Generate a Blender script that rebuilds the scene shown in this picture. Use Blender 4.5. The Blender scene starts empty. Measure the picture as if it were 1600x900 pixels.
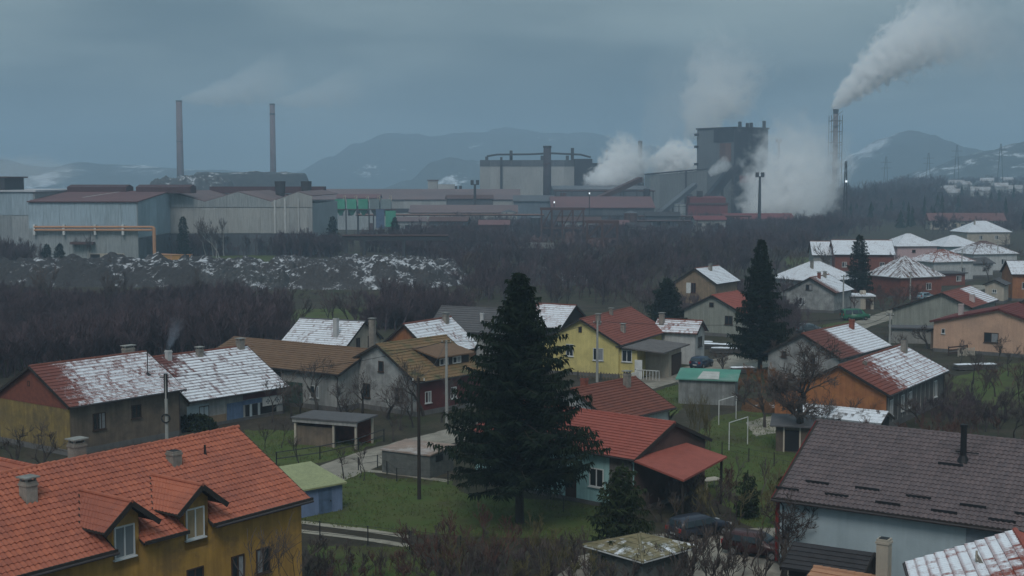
import bpy, bmesh, math, random
import numpy as np
from mathutils import Vector, Matrix, noise as mnoise
SC = bpy.context.scene
COL = SC.collection
R = math.radians

# ------------------------------------------------------------------ camera
CH, FPX, PITCH = 24.0, 2100.0, math.atan(170 / 2100)
cam_d = bpy.data.cameras.new('camera')
cam_d.sensor_width = 36.0
cam_d.lens = FPX / 1600 * 36
cam_d.clip_start, cam_d.clip_end = 0.5, 9000
cam = bpy.data.objects.new('camera', cam_d)
COL.objects.link(cam)
cam.location = (0, 0, CH)
cam.rotation_euler = (R(90) - PITCH, 0, 0)
SC.camera = cam

# ------------------------------------------------------------------ sky
SUN_EL, SUN_AZ = R(50), R(188)          # azimuth from +Y, clockwise
world = bpy.data.worlds.new('World')
SC.world = world
world.use_nodes = True
wt = world.node_tree
wt.nodes.clear()
w_out = wt.nodes.new('ShaderNodeOutputWorld')
w_bg = wt.nodes.new('ShaderNodeBackground')
w_sky = wt.nodes.new('ShaderNodeTexSky')
w_sky.sky_type = 'NISHITA'
w_sky.sun_disc = False
w_sky.sun_elevation, w_sky.sun_rotation = SUN_EL, SUN_AZ
w_sky.air_density, w_sky.dust_density = 1.5, 3.0
w_tc = wt.nodes.new('ShaderNodeTexCoord')
w_map = wt.nodes.new('ShaderNodeMapping')
w_map.inputs['Scale'].default_value = (1.0, 1.0, 5.0)
w_map.inputs['Rotation'].default_value = (R(8), R(-7), R(32))
w_map.inputs['Location'].default_value = (11.9, 6.3, 2.59)
w_no = wt.nodes.new('ShaderNodeTexNoise')
w_no.inputs['Scale'].default_value = 3.3
w_no.inputs['Detail'].default_value = 7.0
w_no.inputs['Roughness'].default_value = 0.53
w_no.inputs['Distortion'].default_value = 0.15
w_rp = wt.nodes.new('ShaderNodeValToRGB')
w_rp.color_ramp.interpolation = 'B_SPLINE'
w_rp.color_ramp.elements[0].position = 0.36
w_rp.color_ramp.elements[0].color = (0.086, 0.140, 0.178, 1)
w_rp.color_ramp.elements[1].position = 0.64
w_rp.color_ramp.elements[1].color = (0.325, 0.410, 0.425, 1)
w_x10 = wt.nodes.new('ShaderNodeVectorMath'); w_x10.operation = 'SCALE'
w_x10.inputs['Scale'].default_value = 10.0
w_sep = wt.nodes.new('ShaderNodeSeparateXYZ')
w_gr = wt.nodes.new('ShaderNodeMapRange')      # overcast sky: the dome is brighter overhead than at the horizon
w_gr.inputs['From Min'].default_value, w_gr.inputs['From Max'].default_value = 0.15, 0.9
w_gr.inputs['To Min'].default_value, w_gr.inputs['To Max'].default_value = 1.0, 1.8
w_mul = wt.nodes.new('ShaderNodeVectorMath'); w_mul.operation = 'SCALE'
w_mix = wt.nodes.new('ShaderNodeMix'); w_mix.data_type = 'RGBA'
w_mix.inputs['Factor'].default_value = 0.93
L = wt.links.new
L(w_tc.outputs['Generated'], w_map.inputs['Vector'])
L(w_map.outputs['Vector'], w_no.inputs['Vector'])
L(w_no.outputs['Fac'], w_rp.inputs['Fac'])
L(w_rp.outputs['Color'], w_x10.inputs[0])
L(w_tc.outputs['Generated'], w_sep.inputs[0])
L(w_sep.outputs['Z'], w_gr.inputs['Value'])
L(w_x10.outputs['Vector'], w_mul.inputs[0])
L(w_gr.outputs['Result'], w_mul.inputs['Scale'])
L(w_sky.outputs['Color'], w_mix.inputs['A'])
L(w_mul.outputs['Vector'], w_mix.inputs['B'])
L(w_mix.outputs['Result'], w_bg.inputs['Color'])
w_bg.inputs['Strength'].default_value = 0.1
L(w_bg.outputs['Background'], w_out.inputs['Surface'])

sun_d = bpy.data.lights.new('sun', 'SUN')
sun_d.energy = 1.45
sun_d.angle = R(24)
sun_d.color = (1.0, 0.955, 0.92)
sun = bpy.data.objects.new('sun', sun_d)
COL.objects.link(sun)
sd = Vector((math.sin(SUN_AZ) * math.cos(SUN_EL), math.cos(SUN_AZ) * math.cos(SUN_EL), math.sin(SUN_EL)))
sun.rotation_euler = sd.to_track_quat('Z', 'Y').to_euler()

vs = SC.view_settings
vs.view_transform, vs.look = 'Standard', 'None'
vs.exposure, vs.gamma, vs.use_curve_mapping = 0.02, 1.0, False
SC.render.engine = 'CYCLES'
SC.cycles.use_denoising = True
SC.cycles.max_bounces = 14
SC.cycles.diffuse_bounces = 2
SC.cycles.glossy_bounces = 2
SC.cycles.transparent_max_bounces = 12
SC.cycles.volume_bounces = 12
SC.cycles.volume_max_steps = 256

# ------------------------------------------------------------------ helpers
def ray(px, py):
    x, v = (px - 800) / FPX, (450 - py) / FPX
    return Vector((x, math.cos(PITCH) + v * math.sin(PITCH), -math.sin(PITCH) + v * math.cos(PITCH)))
def P(px, py, z=0.0):                    # the point of the place at height z seen at this spot of the photograph
    d = ray(px, py)
    return Vector((0, 0, CH)) + d * ((z - CH) / d.z)
def PD(px, py, depth):                   # the same by distance
    d = ray(px, py)
    return Vector((0, 0, CH)) + d * (depth / d.y)

class MB:
    def __init__(s): s.v, s.f = [], []
    def add(s, vs_, fs_):
        o = len(s.v)
        s.v.extend(tuple(v) for v in vs_)
        s.f.extend(tuple(i + o for i in f) for f in fs_)
        return s
    def box(s, x0, x1, y0, y1, z0, z1):
        return s.add([(x0,y0,z0),(x1,y0,z0),(x1,y1,z0),(x0,y1,z0),(x0,y0,z1),(x1,y0,z1),(x1,y1,z1),(x0,y1,z1)],
                     [(0,3,2,1),(4,5,6,7),(0,1,5,4),(1,2,6,5),(2,3,7,6),(3,0,4,7)])
    def bar(s, a, b, w, h=None, up=(0,0,1)):
        a, b = Vector(a), Vector(b); h = h or w
        d = (b - a).normalized(); u = Vector(up)
        if abs(d.dot(u)) > .99: u = Vector((0, 1, 0))
        sx = d.cross(u).normalized() * w / 2; sy = sx.cross(d).normalized() * h / 2
        vs_ = [a-sx-sy, a+sx-sy, a+sx+sy, a-sx+sy, b-sx-sy, b+sx-sy, b+sx+sy, b-sx+sy]
        return s.add(vs_, [(0,3,2,1),(4,5,6,7),(0,1,5,4),(1,2,6,5),(2,3,7,6),(3,0,4,7)])
    def path(s, pts, rad, n=6, cap=True):
        pts = [Vector(p) for p in pts]
        vs_, fs_ = [], []
        m = len(pts)
        for i, p in enumerate(pts):
            d = (pts[min(i+1, m-1)] - pts[max(i-1, 0)])
            d = d.normalized() if d.length > 1e-9 else Vector((0,0,1))
            u = Vector((0,0,1)) if abs(d.z) < .95 else Vector((1,0,0))
            ax = d.cross(u).normalized(); ay = ax.cross(d)
            r = rad[i] if isinstance(rad, (list, tuple)) else rad
            for k in range(n):
                t = 2 * math.pi * k / n
                vs_.append(p + ax * (r * math.cos(t)) + ay * (r * math.sin(t)))
        for i in range(m - 1):
            for k in range(n):
                k2 = (k + 1) % n
                fs_.append((i*n+k, i*n+k2, (i+1)*n+k2, (i+1)*n+k))
        if cap:
            fs_.append(tuple(range(n))[::-1]); fs_.append(tuple((m-1)*n + k for k in range(n)))
        return s.add(vs_, fs_)
    def tube(s, a, b, r0, r1=None, n=8): return s.path([a, b], [r0, r0 if r1 is None else r1], n)
    def prism(s, poly, x0, x1):              # polygon in (y,z) pulled along x
        n = len(poly)
        return s.add([(x0, y, z) for y, z in poly] + [(x1, y, z) for y, z in poly],
                     [tuple(range(n))[::-1], tuple(range(n, 2*n))] + [(i, (i+1) % n, n + (i+1) % n, n + i) for i in range(n)])
    def slab(s, poly, z0, z1):               # polygon in (x,y) pulled along z
        n = len(poly)
        return s.add([(x, y, z0) for x, y in poly] + [(x, y, z1) for x, y in poly],
                     [tuple(range(n))[::-1], tuple(range(n, 2*n))] + [(i, (i+1) % n, n + (i+1) % n, n + i) for i in range(n)])
    def mesh(s, name, mat=None, smooth=False, fix=True):
        me = bpy.data.meshes.new(name)
        me.from_pydata(s.v, [], s.f)
        if fix and len(s.f) < 4000:
            bm = bmesh.new(); bm.from_mesh(me); bmesh.ops.recalc_face_normals(bm, faces=bm.faces); bm.to_mesh(me); bm.free()
        if mat: me.materials.append(mat)
        if smooth:
            me.polygons.foreach_set('use_smooth', [True] * len(me.polygons))
        me.update()
        return me
    def build(s, name, mat, parent=None, smooth=False, loc=None, rz=0.0, fix=True):
        return link(name, s.mesh(name, mat, smooth, fix), parent, loc, rz)

def link(name, me, parent=None, loc=None, rz=0.0):
    o = bpy.data.objects.new(name, me)
    COL.objects.link(o)
    if parent: o.parent = parent
    if loc is not None: o.location = loc
    o.rotation_euler.z = rz
    return o
def tag(o, label=None, cat=None, group=None, kind=None):
    for k, v in (('label', label), ('category', cat), ('group', group), ('kind', kind)):
        if v: o[k] = v
    return o
def thing(name, label, cat, loc=(0,0,0), rz=0.0, group=None):
    o = bpy.data.objects.new(name, None)
    o.empty_display_size = .5
    COL.objects.link(o)
    o.location = loc; o.rotation_euler.z = rz
    return tag(o, label, cat, group)
def struct(o): return tag(o, kind='structure')
def copy_tree(o, parent=None):
    c = o.copy(); COL.objects.link(c); c.parent = parent
    for ch in o.children: copy_tree(ch, c)
    return c

# ------------------------------------------------------------------ materials
class NT:
    def __init__(s, mat):
        mat.use_nodes = True
        s.t = mat.node_tree; s.t.nodes.clear()
        s.out = s.t.nodes.new('ShaderNodeOutputMaterial')
    def n(s, typ, **kw):
        nd = s.t.nodes.new('ShaderNode' + typ)
        for k, v in kw.items():
            if k.startswith('_'): setattr(nd, k[1:], v)
            else: s.put(nd.inputs[k.replace('__', ' ')], v)
        return nd
    def put(s, sock, v):
        if isinstance(v, bpy.types.NodeSocket): s.t.links.new(v, sock)
        elif isinstance(v, bpy.types.Node): s.t.links.new(v.outputs[0], sock)
        else: sock.default_value = v
    def m(s, op, a, b=None, c=None, clamp=False):
        nd = s.t.nodes.new('ShaderNodeMath'); nd.operation = op; nd.use_clamp = clamp
        for i, v in enumerate((a, b, c)):
            if v is not None: s.put(nd.inputs[i], v)
        return nd.outputs[0]
    def mix(s, f, a, b):
        nd = s.t.nodes.new('ShaderNodeMix'); nd.data_type = 'RGBA'
        s.put(nd.inputs['Factor'], f); s.put(nd.inputs['A'], a); s.put(nd.inputs['B'], b)
        return nd.outputs['Result']
    def rng(s, v, a, b, c=0.0, d=1.0, smooth=False):
        nd = s.t.nodes.new('ShaderNodeMapRange'); nd.interpolation_type = 'SMOOTHSTEP' if smooth else 'LINEAR'
        for i, x in enumerate((v, a, b, c, d)): s.put(nd.inputs[i], x)
        return nd.outputs[0]
    def coord(s, which='Object', scale=(1,1,1)):
        tc = s.n('TexCoord')
        mp = s.n('Mapping', Vector=tc.outputs[which], Scale=scale)
        return mp.outputs[0]
    def noise(s, vec, scale, detail=5.0, rough=.55, out=0):
        nd = s.n('TexNoise', Vector=vec, Scale=scale, Detail=detail, Roughness=rough)
        return nd.outputs[out]
def c4(c): return (c[0], c[1], c[2], 1.0)
MATS = {}
def M(name, c1, c2=None, scale=1.2, rough=.85, bump=.15, bscale=12., streak=0., var=.12, metal=0., ribs=None, spec=.3, dirt=None, dirt_amt=0., coord='Object'):
    """weathered opaque surface: two tones mixed by noise, rain streaks, fine relief, slight tone change from piece to piece"""
    if name in MATS: return MATS[name]
    mat = bpy.data.materials.new(name); nt = NT(mat)
    c2 = c2 or tuple(x * .72 for x in c1)
    co = nt.coord(coord)
    info = nt.n('ObjectInfo')
    off = nt.n('VectorMath', _operation='ADD'); nt.put(off.inputs[0], co)
    rv = nt.m('MULTIPLY', info.outputs['Random'], 37.0)
    nt.put(off.inputs[1], rv); co2 = off.outputs[0]
    f = nt.rng(nt.noise(co2, scale, 7.0, .62), .35, .68)
    col = nt.mix(f, c4(c1), c4(c2))
    if streak:
        sv = nt.n('Mapping', Vector=co2, Scale=(2.2, 2.2, .16)).outputs[0]
        sf = nt.rng(nt.noise(sv, 1.6, 5.0, .6), .40, .64)
        col = nt.mix(nt.m('MULTIPLY', sf, streak), col, c4(tuple(x * .45 for x in c1)))
    if dirt:
        df = nt.rng(nt.noise(co2, scale * .45, 8.0, .7), .5, .62)
        col = nt.mix(nt.m('MULTIPLY', df, dirt_amt), col, c4(dirt))
    val = nt.m('ADD', nt.m('MULTIPLY', info.outputs['Random'], 2 * var), 1 - var)
    hsv = nt.n('HueSaturation', Value=val, Color=col)
    bs = nt.n('BsdfPrincipled', Base__Color=hsv.outputs[0], Roughness=rough, Metallic=metal)
    bs.inputs['Specular IOR Level'].default_value = spec
    h = nt.noise(co2, bscale, 5.0, .6)
    if ribs:
        wv = nt.n('TexWave', _wave_type='BANDS', _bands_direction=ribs[0], Vector=co, Scale=ribs[1])
        h = nt.m('ADD', nt.m('MULTIPLY', h, .3), nt.m('MULTIPLY', wv.outputs['Fac'], ribs[2]))
    if bump:
        bp = nt.n('Bump', Strength=bump, Distance=.1, Height=h)
        nt.put(bs.inputs['Normal'], bp.outputs[0])
    nt.put(nt.out.inputs['Surface'], bs.outputs[0])
    MATS[name] = mat
    return mat
SNOW = (.78, .81, .86)
def RM(name, c1, c2, cover=0., gu=0., gv=0., u0=0., v0=0., cell=.9, big=.5, th=.46, tw=.32, moss=None, line=.75, streaky=0., cap=.42, mid=.8, fine=.9):
    """roof tiles with an uneven crust of old snow: cover + slope of the cover along (u) and down (v) the roof + patches"""
    if name in MATS: return MATS[name]
    mat = bpy.data.materials.new(name); nt = NT(mat)
    tc = nt.n('TexCoord'); sp = nt.n('SeparateXYZ', Vector=tc.outputs['Object'])
    u, v = sp.outputs[0], sp.outputs[1]
    co = tc.outputs['Object']
    iu, iv = nt.m('FLOOR', nt.m('DIVIDE', u, tw)), nt.m('FLOOR', nt.m('DIVIDE', v, th))
    cell_v = nt.n('CombineXYZ', X=iu, Y=iv)
    wn = nt.n('TexWhiteNoise', _noise_dimensions='2D', Vector=cell_v.outputs[0]).outputs[0]
    f = nt.rng(nt.noise(co, .9, 7.0, .65), .35, .7)
    col = nt.mix(f, c4(c1), c4(c2))
    col = nt.mix(nt.m('MULTIPLY', wn, .35), col, c4(tuple(x * .6 for x in c1)))
    if moss:
        col = nt.mix(nt.rng(nt.noise(co, .5, 6.0, .7), .48, .62, 0, .85), col, c4(moss))
    rough, nrm_h = .8, nt.noise(co, 14.0, 4.0, .6)
    if cover > -3:
        fr = nt.m('FRACT', nt.m('DIVIDE', v, th))
        s = nt.m('ADD', nt.m('MULTIPLY', nt.m('SUBTRACT', u, u0), gu), cover)
        s = nt.m('ADD', s, nt.m('MULTIPLY', nt.m('SUBTRACT', v, v0), gv))
        s = nt.m('MINIMUM', s, cap)
        s = nt.m('ADD', s, nt.m('MULTIPLY', nt.m('SUBTRACT', nt.noise(co, .42, 5.0, .6), .5), big * 4))
        s = nt.m('ADD', s, nt.m('MULTIPLY', nt.m('SUBTRACT', nt.noise(co, 2.6, 4.0, .6), .5), mid))
        s = nt.m('ADD', s, nt.m('MULTIPLY', nt.m('SUBTRACT', wn, .5), cell))
        s = nt.m('ADD', s, nt.m('MULTIPLY', nt.m('SUBTRACT', nt.noise(co, 8.0, 3.0, .6), .5), fine))
        if streaky:
            sv = nt.n('Mapping', Vector=co, Scale=(2.2, .25, 1)).outputs[0]
            s = nt.m('ADD', s, nt.m('MULTIPLY', nt.m('SUBTRACT', nt.noise(sv, 1.0, 3.0, .5), .5), streaky))
        edge = nt.rng(fr, .52, .86, 0, line, True)            # the step at the foot of each course holds less snow
        k = nt.rng(s, -.28, .42, 0, 1, True)
        k = nt.m('MULTIPLY', k, nt.m('SUBTRACT', 1.0, nt.m('MULTIPLY', edge, nt.rng(nt.noise(co, 1.3, 4.0, .6), .32, .62, .35, 1.0))))
        sn = nt.mix(nt.noise(co, 3.0, 4.0), c4(SNOW), c4(tuple(x * .86 for x in SNOW)))
        col = nt.mix(k, col, sn)
        nrm_h = nt.m('ADD', nt.m('MULTIPLY', nrm_h, .25), nt.m('MULTIPLY', k, .6))
    bs = nt.n('BsdfPrincipled', Base__Color=col, Roughness=rough)
    bs.inputs['Specular IOR Level'].default_value = .25
    bp = nt.n('Bump', Strength=.35, Distance=.06, Height=nrm_h)
    nt.put(bs.inputs['Normal'], bp.outputs[0])
    nt.put(nt.out.inputs['Surface'], bs.outputs[0])
    MATS[name] = mat
    return mat
def TM(name, c1, c2, stain):
    """loose roof tiles: every tile its own tone, weather stains running over the whole roof"""
    mat = bpy.data.materials.new(name); nt = NT(mat)
    geo = nt.n('NewGeometry'); info = nt.n('ObjectInfo')
    rnd = nt.m('FRACT', nt.m('ADD', geo.outputs['Random Per Island'], nt.m('MULTIPLY', info.outputs['Random'], 7.31)))
    pos = geo.outputs['Position']
    col = nt.mix(rnd, c4(c1), c4(c2))
    st = nt.m('ADD', nt.noise(pos, .35, 7.0, .68), nt.m('MULTIPLY', nt.m('SUBTRACT', nt.noise(pos, 3.0, 5.0, .7), .5), .35))
    col = nt.mix(nt.rng(st, .46, .70, 0, .75), col, c4(stain))
    col = nt.mix(nt.rng(nt.noise(pos, .9, 6.0, .7), .60, .72, 0, .5), col, c4(tuple(min(1, x * 1.25) for x in c1)))
    bs = nt.n('BsdfPrincipled', Base__Color=col, Roughness=nt.rng(nt.noise(pos, .5, 4.0), .3, .7, .55, .85)); bs.inputs['Specular IOR Level'].default_value = .35
    bp = nt.n('Bump', Strength=.3, Distance=.03, Height=nt.noise(pos, 18.0, 4.0, .6)); nt.put(bs.inputs['Normal'], bp.outputs[0])
    nt.put(nt.out.inputs['Surface'], bs.outputs[0]); MATS[name] = mat
    return mat
def GL(name, c, rough=.12):
    if name in MATS: return MATS[name]
    mat = bpy.data.materials.new(name); nt = NT(mat)
    bs = nt.n('BsdfPrincipled', Base__Color=c4(c), Roughness=rough); bs.inputs['Specular IOR Level'].default_value = .6
    nt.put(nt.out.inputs['Surface'], bs.outputs[0]); MATS[name] = mat
    return mat
def EM(name, c, st):
    mat = bpy.data.materials.new(name); nt = NT(mat)
    e = nt.n('Emission', Color=c4(c), Strength=st); nt.put(nt.out.inputs['Surface'], e.outputs[0]); MATS[name] = mat
    return mat
PANE = GL('window_glass', (.02, .025, .03))
DARK = M('dark_wood', (.035, .028, .024), bscale=20)
WHITE = M('white_paint', (.62, .63, .62), bump=.05)
CONC = M('concrete', (.30, .30, .28), (.20, .20, .19), streak=.4)
BROWNF = M('brown_frame', (.06, .035, .025))
GUT = M('gutter_metal', (.05, .04, .04), rough=.5)
BRK = M('chimney_render', (.32, .29, .25), (.2, .18, .16), scale=3, streak=.5)
BLACK = M('black_metal', (.015, .015, .017), rough=.6)
PLINTH = M('plinth_grey', (.14, .135, .13), streak=.4)
# ------------------------------------------------------------------ ground, roads, lawns
def sm(a): a = min(1, max(0, a)); return a * a * (3 - 2 * a)
def ground_z(x, y):
    if y < 500: return 0.0
    return 20.0 * sm((y - 560) / 1000) * sm((x / y - .225) / .13)
ys = [-400, -150, -40, 20] + [20 + i * 4 for i in range(1, 60)]
yv = ys[-1]
while yv < 5000: yv *= 1.035; ys.append(yv)
g = MB(); NC = 150
for y in ys:
    for i in range(NC + 1):
        t = i / NC * 2 - 1
        x = t * (260 + 1.0 * max(y, 0))
        g.v.append((x, y, ground_z(x, max(y, 1))))
for j in range(len(ys) - 1):
    for i in range(NC):
        a = j * (NC + 1) + i
        g.f.append((a, a + 1, a + NC + 2, a + NC + 1))
def ground_mat():
    mat = bpy.data.materials.new('earth_and_dead_grass'); nt = NT(mat)
    co = nt.coord('Object')
    n1 = nt.noise(co, .035, 8.0, .6); n2 = nt.noise(co, .25, 8.0, .65); n3 = nt.noise(co, 2.5, 6.0, .7)
    col = nt.mix(nt.rng(n1, .38, .62), c4((.050, .041, .034)), c4((.052, .060, .030)))
    col = nt.mix(nt.rng(n2, .42, .66), col, c4((.088, .072, .054)))
    col = nt.mix(nt.rng(n3, .4, .7, 0, .6), col, c4((.03, .026, .022)))
    # a few rags of old snow
    sn = nt.m('MULTIPLY', nt.rng(nt.noise(co, .3, 9.0, .75), .665, .69), nt.rng(nt.noise(co, .02, 2.0), .5, .58))
    col = nt.mix(sn, col, c4(tuple(x * .8 for x in SNOW)))
    bs = nt.n('BsdfPrincipled', Base__Color=col, Roughness=.95); bs.inputs['Specular IOR Level'].default_value = .1
    bp = nt.n('Bump', Strength=.8, Distance=.3, Height=n3); nt.put(bs.inputs['Normal'], bp.outputs[0])
    nt.put(nt.out.inputs['Surface'], bs.outputs[0])
    return mat
struct(g.build('ground', ground_mat(), smooth=True, fix=False))

GRASS = M('grass_turf', (.066, .098, .027), (.09, .10, .038), scale=.35, bump=.9, bscale=3.5, rough=.95, dirt=(.06, .05, .03), dirt_amt=.7, spec=.1, var=.05)
GRAVEL = M('pale_gravel', (.34, .31, .26), (.22, .20, .17), scale=.6, bump=.5, bscale=6, dirt=(.10, .09, .07), dirt_amt=.6, var=.04, spec=.1)
TRACK = M('track_concrete', (.34, .31, .25), (.25, .23, .19), scale=1.0, bump=.4, dirt=(.12, .1, .07), dirt_amt=.7, var=.05)
LAWNS = []
def inside(p, poly):
    c = False; n = len(poly)
    for i in range(n):
        a, b = poly[i], poly[(i + 1) % n]
        if (a[1] > p[1]) != (b[1] > p[1]) and p[0] < (b[0] - a[0]) * (p[1] - a[1]) / (b[1] - a[1]) + a[0]: c = not c
    return c
def sheet(name, px, mat, z, jag=.5, stp=1.0):
    w = [P(*q).xy for q in px]
    pts = []
    for i, a in enumerate(w):
        b = w[(i + 1) % len(w)]
        k = max(1, int((b - a).length / stp))
        for j in range(k):
            p = a.lerp(b, j / k)
            d = mnoise.noise(Vector((p.x * .6, p.y * .6, z * 50))) + .6 * mnoise.noise(Vector((p.x * 1.9, p.y * 1.9, 3)))
            nrm = (b - a).normalized(); nrm = Vector((-nrm.y, nrm.x))
            pts.append(p + nrm * d * jag)
    me = bpy.data.meshes.new(name)
    bm = bmesh.new()
    f = bm.faces.new([bm.verts.new((p.x, p.y, z)) for p in pts])
    if f.normal.z < 0: f.normal_flip()
    bmesh.ops.triangulate(bm, faces=bm.faces)
    bm.normal_update()
    for f in bm.faces:
        if f.normal.z < 0: f.normal_flip()
    bm.to_mesh(me); bm.free()
    me.materials.append(mat)
    o = struct(link(name, me))
    return o, pts
LP = [[(485,752),(560,733),(610,748),(700,752),(730,772),(940,788),(950,845),(640,836),(440,813),(500,800)],
      [(380,672),(470,672),(600,688),(560,707),(500,722),(400,735)],
      [(1055,705),(1120,650),(1165,640),(1240,655),(1245,720),(1200,840),(1140,800),(1090,760)],
      [(1000,622),(1060,600),(1068,640),(1045,655)],
      [(1228,402),(1275,402),(1285,424),(1228,424)],
      [(1485,590),(1620,560),(1640,640),(1500,640)],
      [(-30,428),(130,404),(240,406),(235,425),(110,440),(-30,455)],
      [(235,402),(430,398),(440,412),(330,420),(240,418)],
      [(480,852),(640,856),(700,905),(520,905)],
      [(420,485),(600,480),(640,500),(560,510),(430,505)],
      [(1280,508),(1335,500),(1345,512),(1290,530)]]
for i, q in enumerate(LP):
    o, pts = sheet('lawn', q, GRASS, .004 + .0006 * i, jag=.7)
    LAWNS.append(pts)
def ribbon(name, px, width, mat, z, jag=.3, stp=.8):
    w = [P(*q).xy for q in px]
    ctr = []
    for i in range(len(w) - 1):
        p0, p1, p2, p3 = w[max(i-1, 0)], w[i], w[i+1], w[min(i+2, len(w)-1)]
        k = max(2, int((p2 - p1).length / stp))
        for j in range(k):
            t = j / k
            ctr.append(.5 * ((2*p1) + (p2-p0)*t + (2*p0-5*p1+4*p2-p3)*t*t + (3*p1-p0-3*p2+p3)*t**3))
    ctr.append(w[-1])
    m = MB()
    for i, p in enumerate(ctr):
        d = (ctr[min(i+1, len(ctr)-1)] - ctr[max(i-1, 0)]).normalized(); nn = Vector((-d.y, d.x))
        e = [jag * mnoise.noise(Vector((p.x * .7, p.y * .7, q))) for q in (1.3, 7.7)]
        for s in (-1, -.5, 0, .5, 1):
            q = p + nn * s * (width / 2 + (e[0] if s < 0 else e[1]) * abs(s))
            m.v.append((q.x, q.y, z))
    for i in range(len(ctr) - 1):
        for k in range(4):
            a = i * 5 + k
            m.f.append((a, a + 1, a + 6, a + 5))
    return struct(m.build(name, mat)), ctr
_, ROAD = ribbon('road', [(410,778),(500,746),(590,712),(700,682),(840,646),(960,614),(1050,588),(1150,561),(1250,536),(1345,507),(1420,482),(1475,464),(1540,446)], 4.6, GRAVEL, .012)
ribbon('track_path', [(425,811),(480,817),(560,827),(640,839)], .75, TRACK, .014, .12)
ribbon('track_path', [(425,825),(480,831),(560,841),(640,853)], .75, TRACK, .014, .12)
ribbon('footpath', [(700,752),(600,738),(560,735)], .8, TRACK, .016, .2)
sheet('yard', [(870,905),(905,870),(1020,835),(1130,828),(1215,825),(1250,850),(1300,905)], GRAVEL, .02, .5)
sheet('yard', [(1165,660),(1240,640),(1262,668),(1180,682)], TRACK, .018, .3)
sheet('yard', [(1040,585),(1110,563),(1200,545),(1215,570),(1120,590),(1060,600)], GRAVEL, .019, .4)

# grass blades standing on the nearer lawns
rg = random.Random(5)
gm = MB()
for pts in LAWNS[:4] + [LAWNS[8]]:
    xs = [p.x for p in pts]; yy = [p.y for p in pts]
    area = (max(xs) - min(xs)) * (max(yy) - min(yy))
    for _ in range(int(min(area * 18, 12000))):
        x, y = rg.uniform(min(xs), max(xs)), rg.uniform(min(yy), max(yy))
        if not inside((x, y), pts): continue
        if mnoise.noise(Vector((x * .35, y * .35, 0))) < -.25: continue
        h = rg.uniform(.06, .2); a = rg.uniform(0, 6.28); w = .05
        dx, dy = math.cos(a) * w, math.sin(a) * w
        lx, ly = rg.uniform(-.08, .08), rg.uniform(-.08, .08)
        gm.add([(x-dx, y-dy, .008), (x+dx, y+dy, .008), (x+lx, y+ly, h)], [(0, 1, 2)])
tag(gm.build('grass', M('grass_blades', (.085, .125, .032), (.12, .12, .05), var=.0, bump=0), fix=False), 'short winter grass on the lawns between the houses', 'grass', kind='stuff')

# ------------------------------------------------------------------ far hills
def hill(name, prof, depth, thick, mat, seed, base=-5.0, rough=.16):
    """a long hill whose crest follows the skyline prof = [(px, py), ...] at this distance"""
    m = MB(); nx, ny = 420, 18
    x0, x1 = prof[0][0], prof[-1][0]
    for j in range(ny + 1):
        v = j / ny * 2 - 1
        for i in range(nx + 1):
            px = x0 + (x1 - x0) * i / nx
            for k in range(len(prof) - 1):
                if prof[k][0] <= px <= prof[k+1][0]:
                    t = (px - prof[k][0]) / (prof[k+1][0] - prof[k][0]); t = t*t*(3-2*t)
                    py = prof[k][1] + (prof[k+1][1] - prof[k][1]) * t; break
            h = CH + (280 - py) / FPX * depth
            x, y = (px - 800) / FPX * depth, depth + v * thick
            sh = math.cos(v * math.pi / 2) ** 1.25
            nz = mnoise.fractal(Vector((x * 26 / depth, y * 26 / depth, seed)), .75, 2.1, 8)
            z = base + (h - base) * sh * (1 + rough * nz * (.4 + .6 * abs(v)))
            m.v.append((x, y, z))
    for j in range(ny):
        for i in range(nx):
            a = j * (nx + 1) + i
            m.f.append((a, a + 1, a + nx + 2, a + nx + 1))
    return struct(m.build(name, mat, smooth=True, fix=False))
def hill_mat(name, snow, sc):
    mat = bpy.data.materials.new(name); nt = NT(mat)
    co = nt.coord('Object')
    a = nt.noise(co, sc, 9.0, .65); b = nt.noise(co, sc * 9, 8.0, .7)
    col = nt.mix(nt.rng(b, .35, .65), c4((.035, .04, .035)), c4((.075, .075, .06)))
    s = nt.m('ADD', a, nt.m('MULTIPLY', nt.m('SUBTRACT', b, .5), .45))
    col = nt.mix(nt.rng(s, .62 - snow, .70 - snow), col, c4(SNOW))
    bs = nt.n('BsdfPrincipled', Base__Color=col, Roughness=.95); bs.inputs['Specular IOR Level'].default_value = .1
    nt.put(nt.out.inputs['Surface'], bs.outputs[0])
    return mat
HM1, HM2, HM3 = hill_mat('wooded_snowy_slope', .06, .004), hill_mat('snowy_fields', .07, .006), hill_mat('wooded_slope', .0, .005)
hill('mountain', [(380,300),(470,268),(520,246),(560,224),(610,209),(680,215),(740,206),(790,200),(850,208),(930,212),(1000,228),(1080,246),(1180,262),(1300,300)], 4300, 550, HM3, 1.0)
hill('hill', [(-300,262),(-120,248),(0,249),(40,258),(90,262),(140,254),(180,258),(260,262),(330,266),(430,272),(520,296)], 3300, 400, HM1, 5.0)
hill('hill', [(580,300),(640,282),(680,252),(705,246),(735,252),(790,262),(860,286),(960,300)], 2900, 260, HM2, 8.0)
hill('hill', [(1180,298),(1290,270),(1340,238),(1380,218),(1420,208),(1455,212),(1490,226),(1540,240),(1620,244),(1760,250),(1900,262)], 3200, 400, HM1, 12.0)
hill('hill', [(1400,292),(1460,262),(1510,244),(1550,234),(1600,222),(1680,212),(1800,206),(1980,222),(2100,280)], 2300, 300, HM2, 17.0, base=6)
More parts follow.
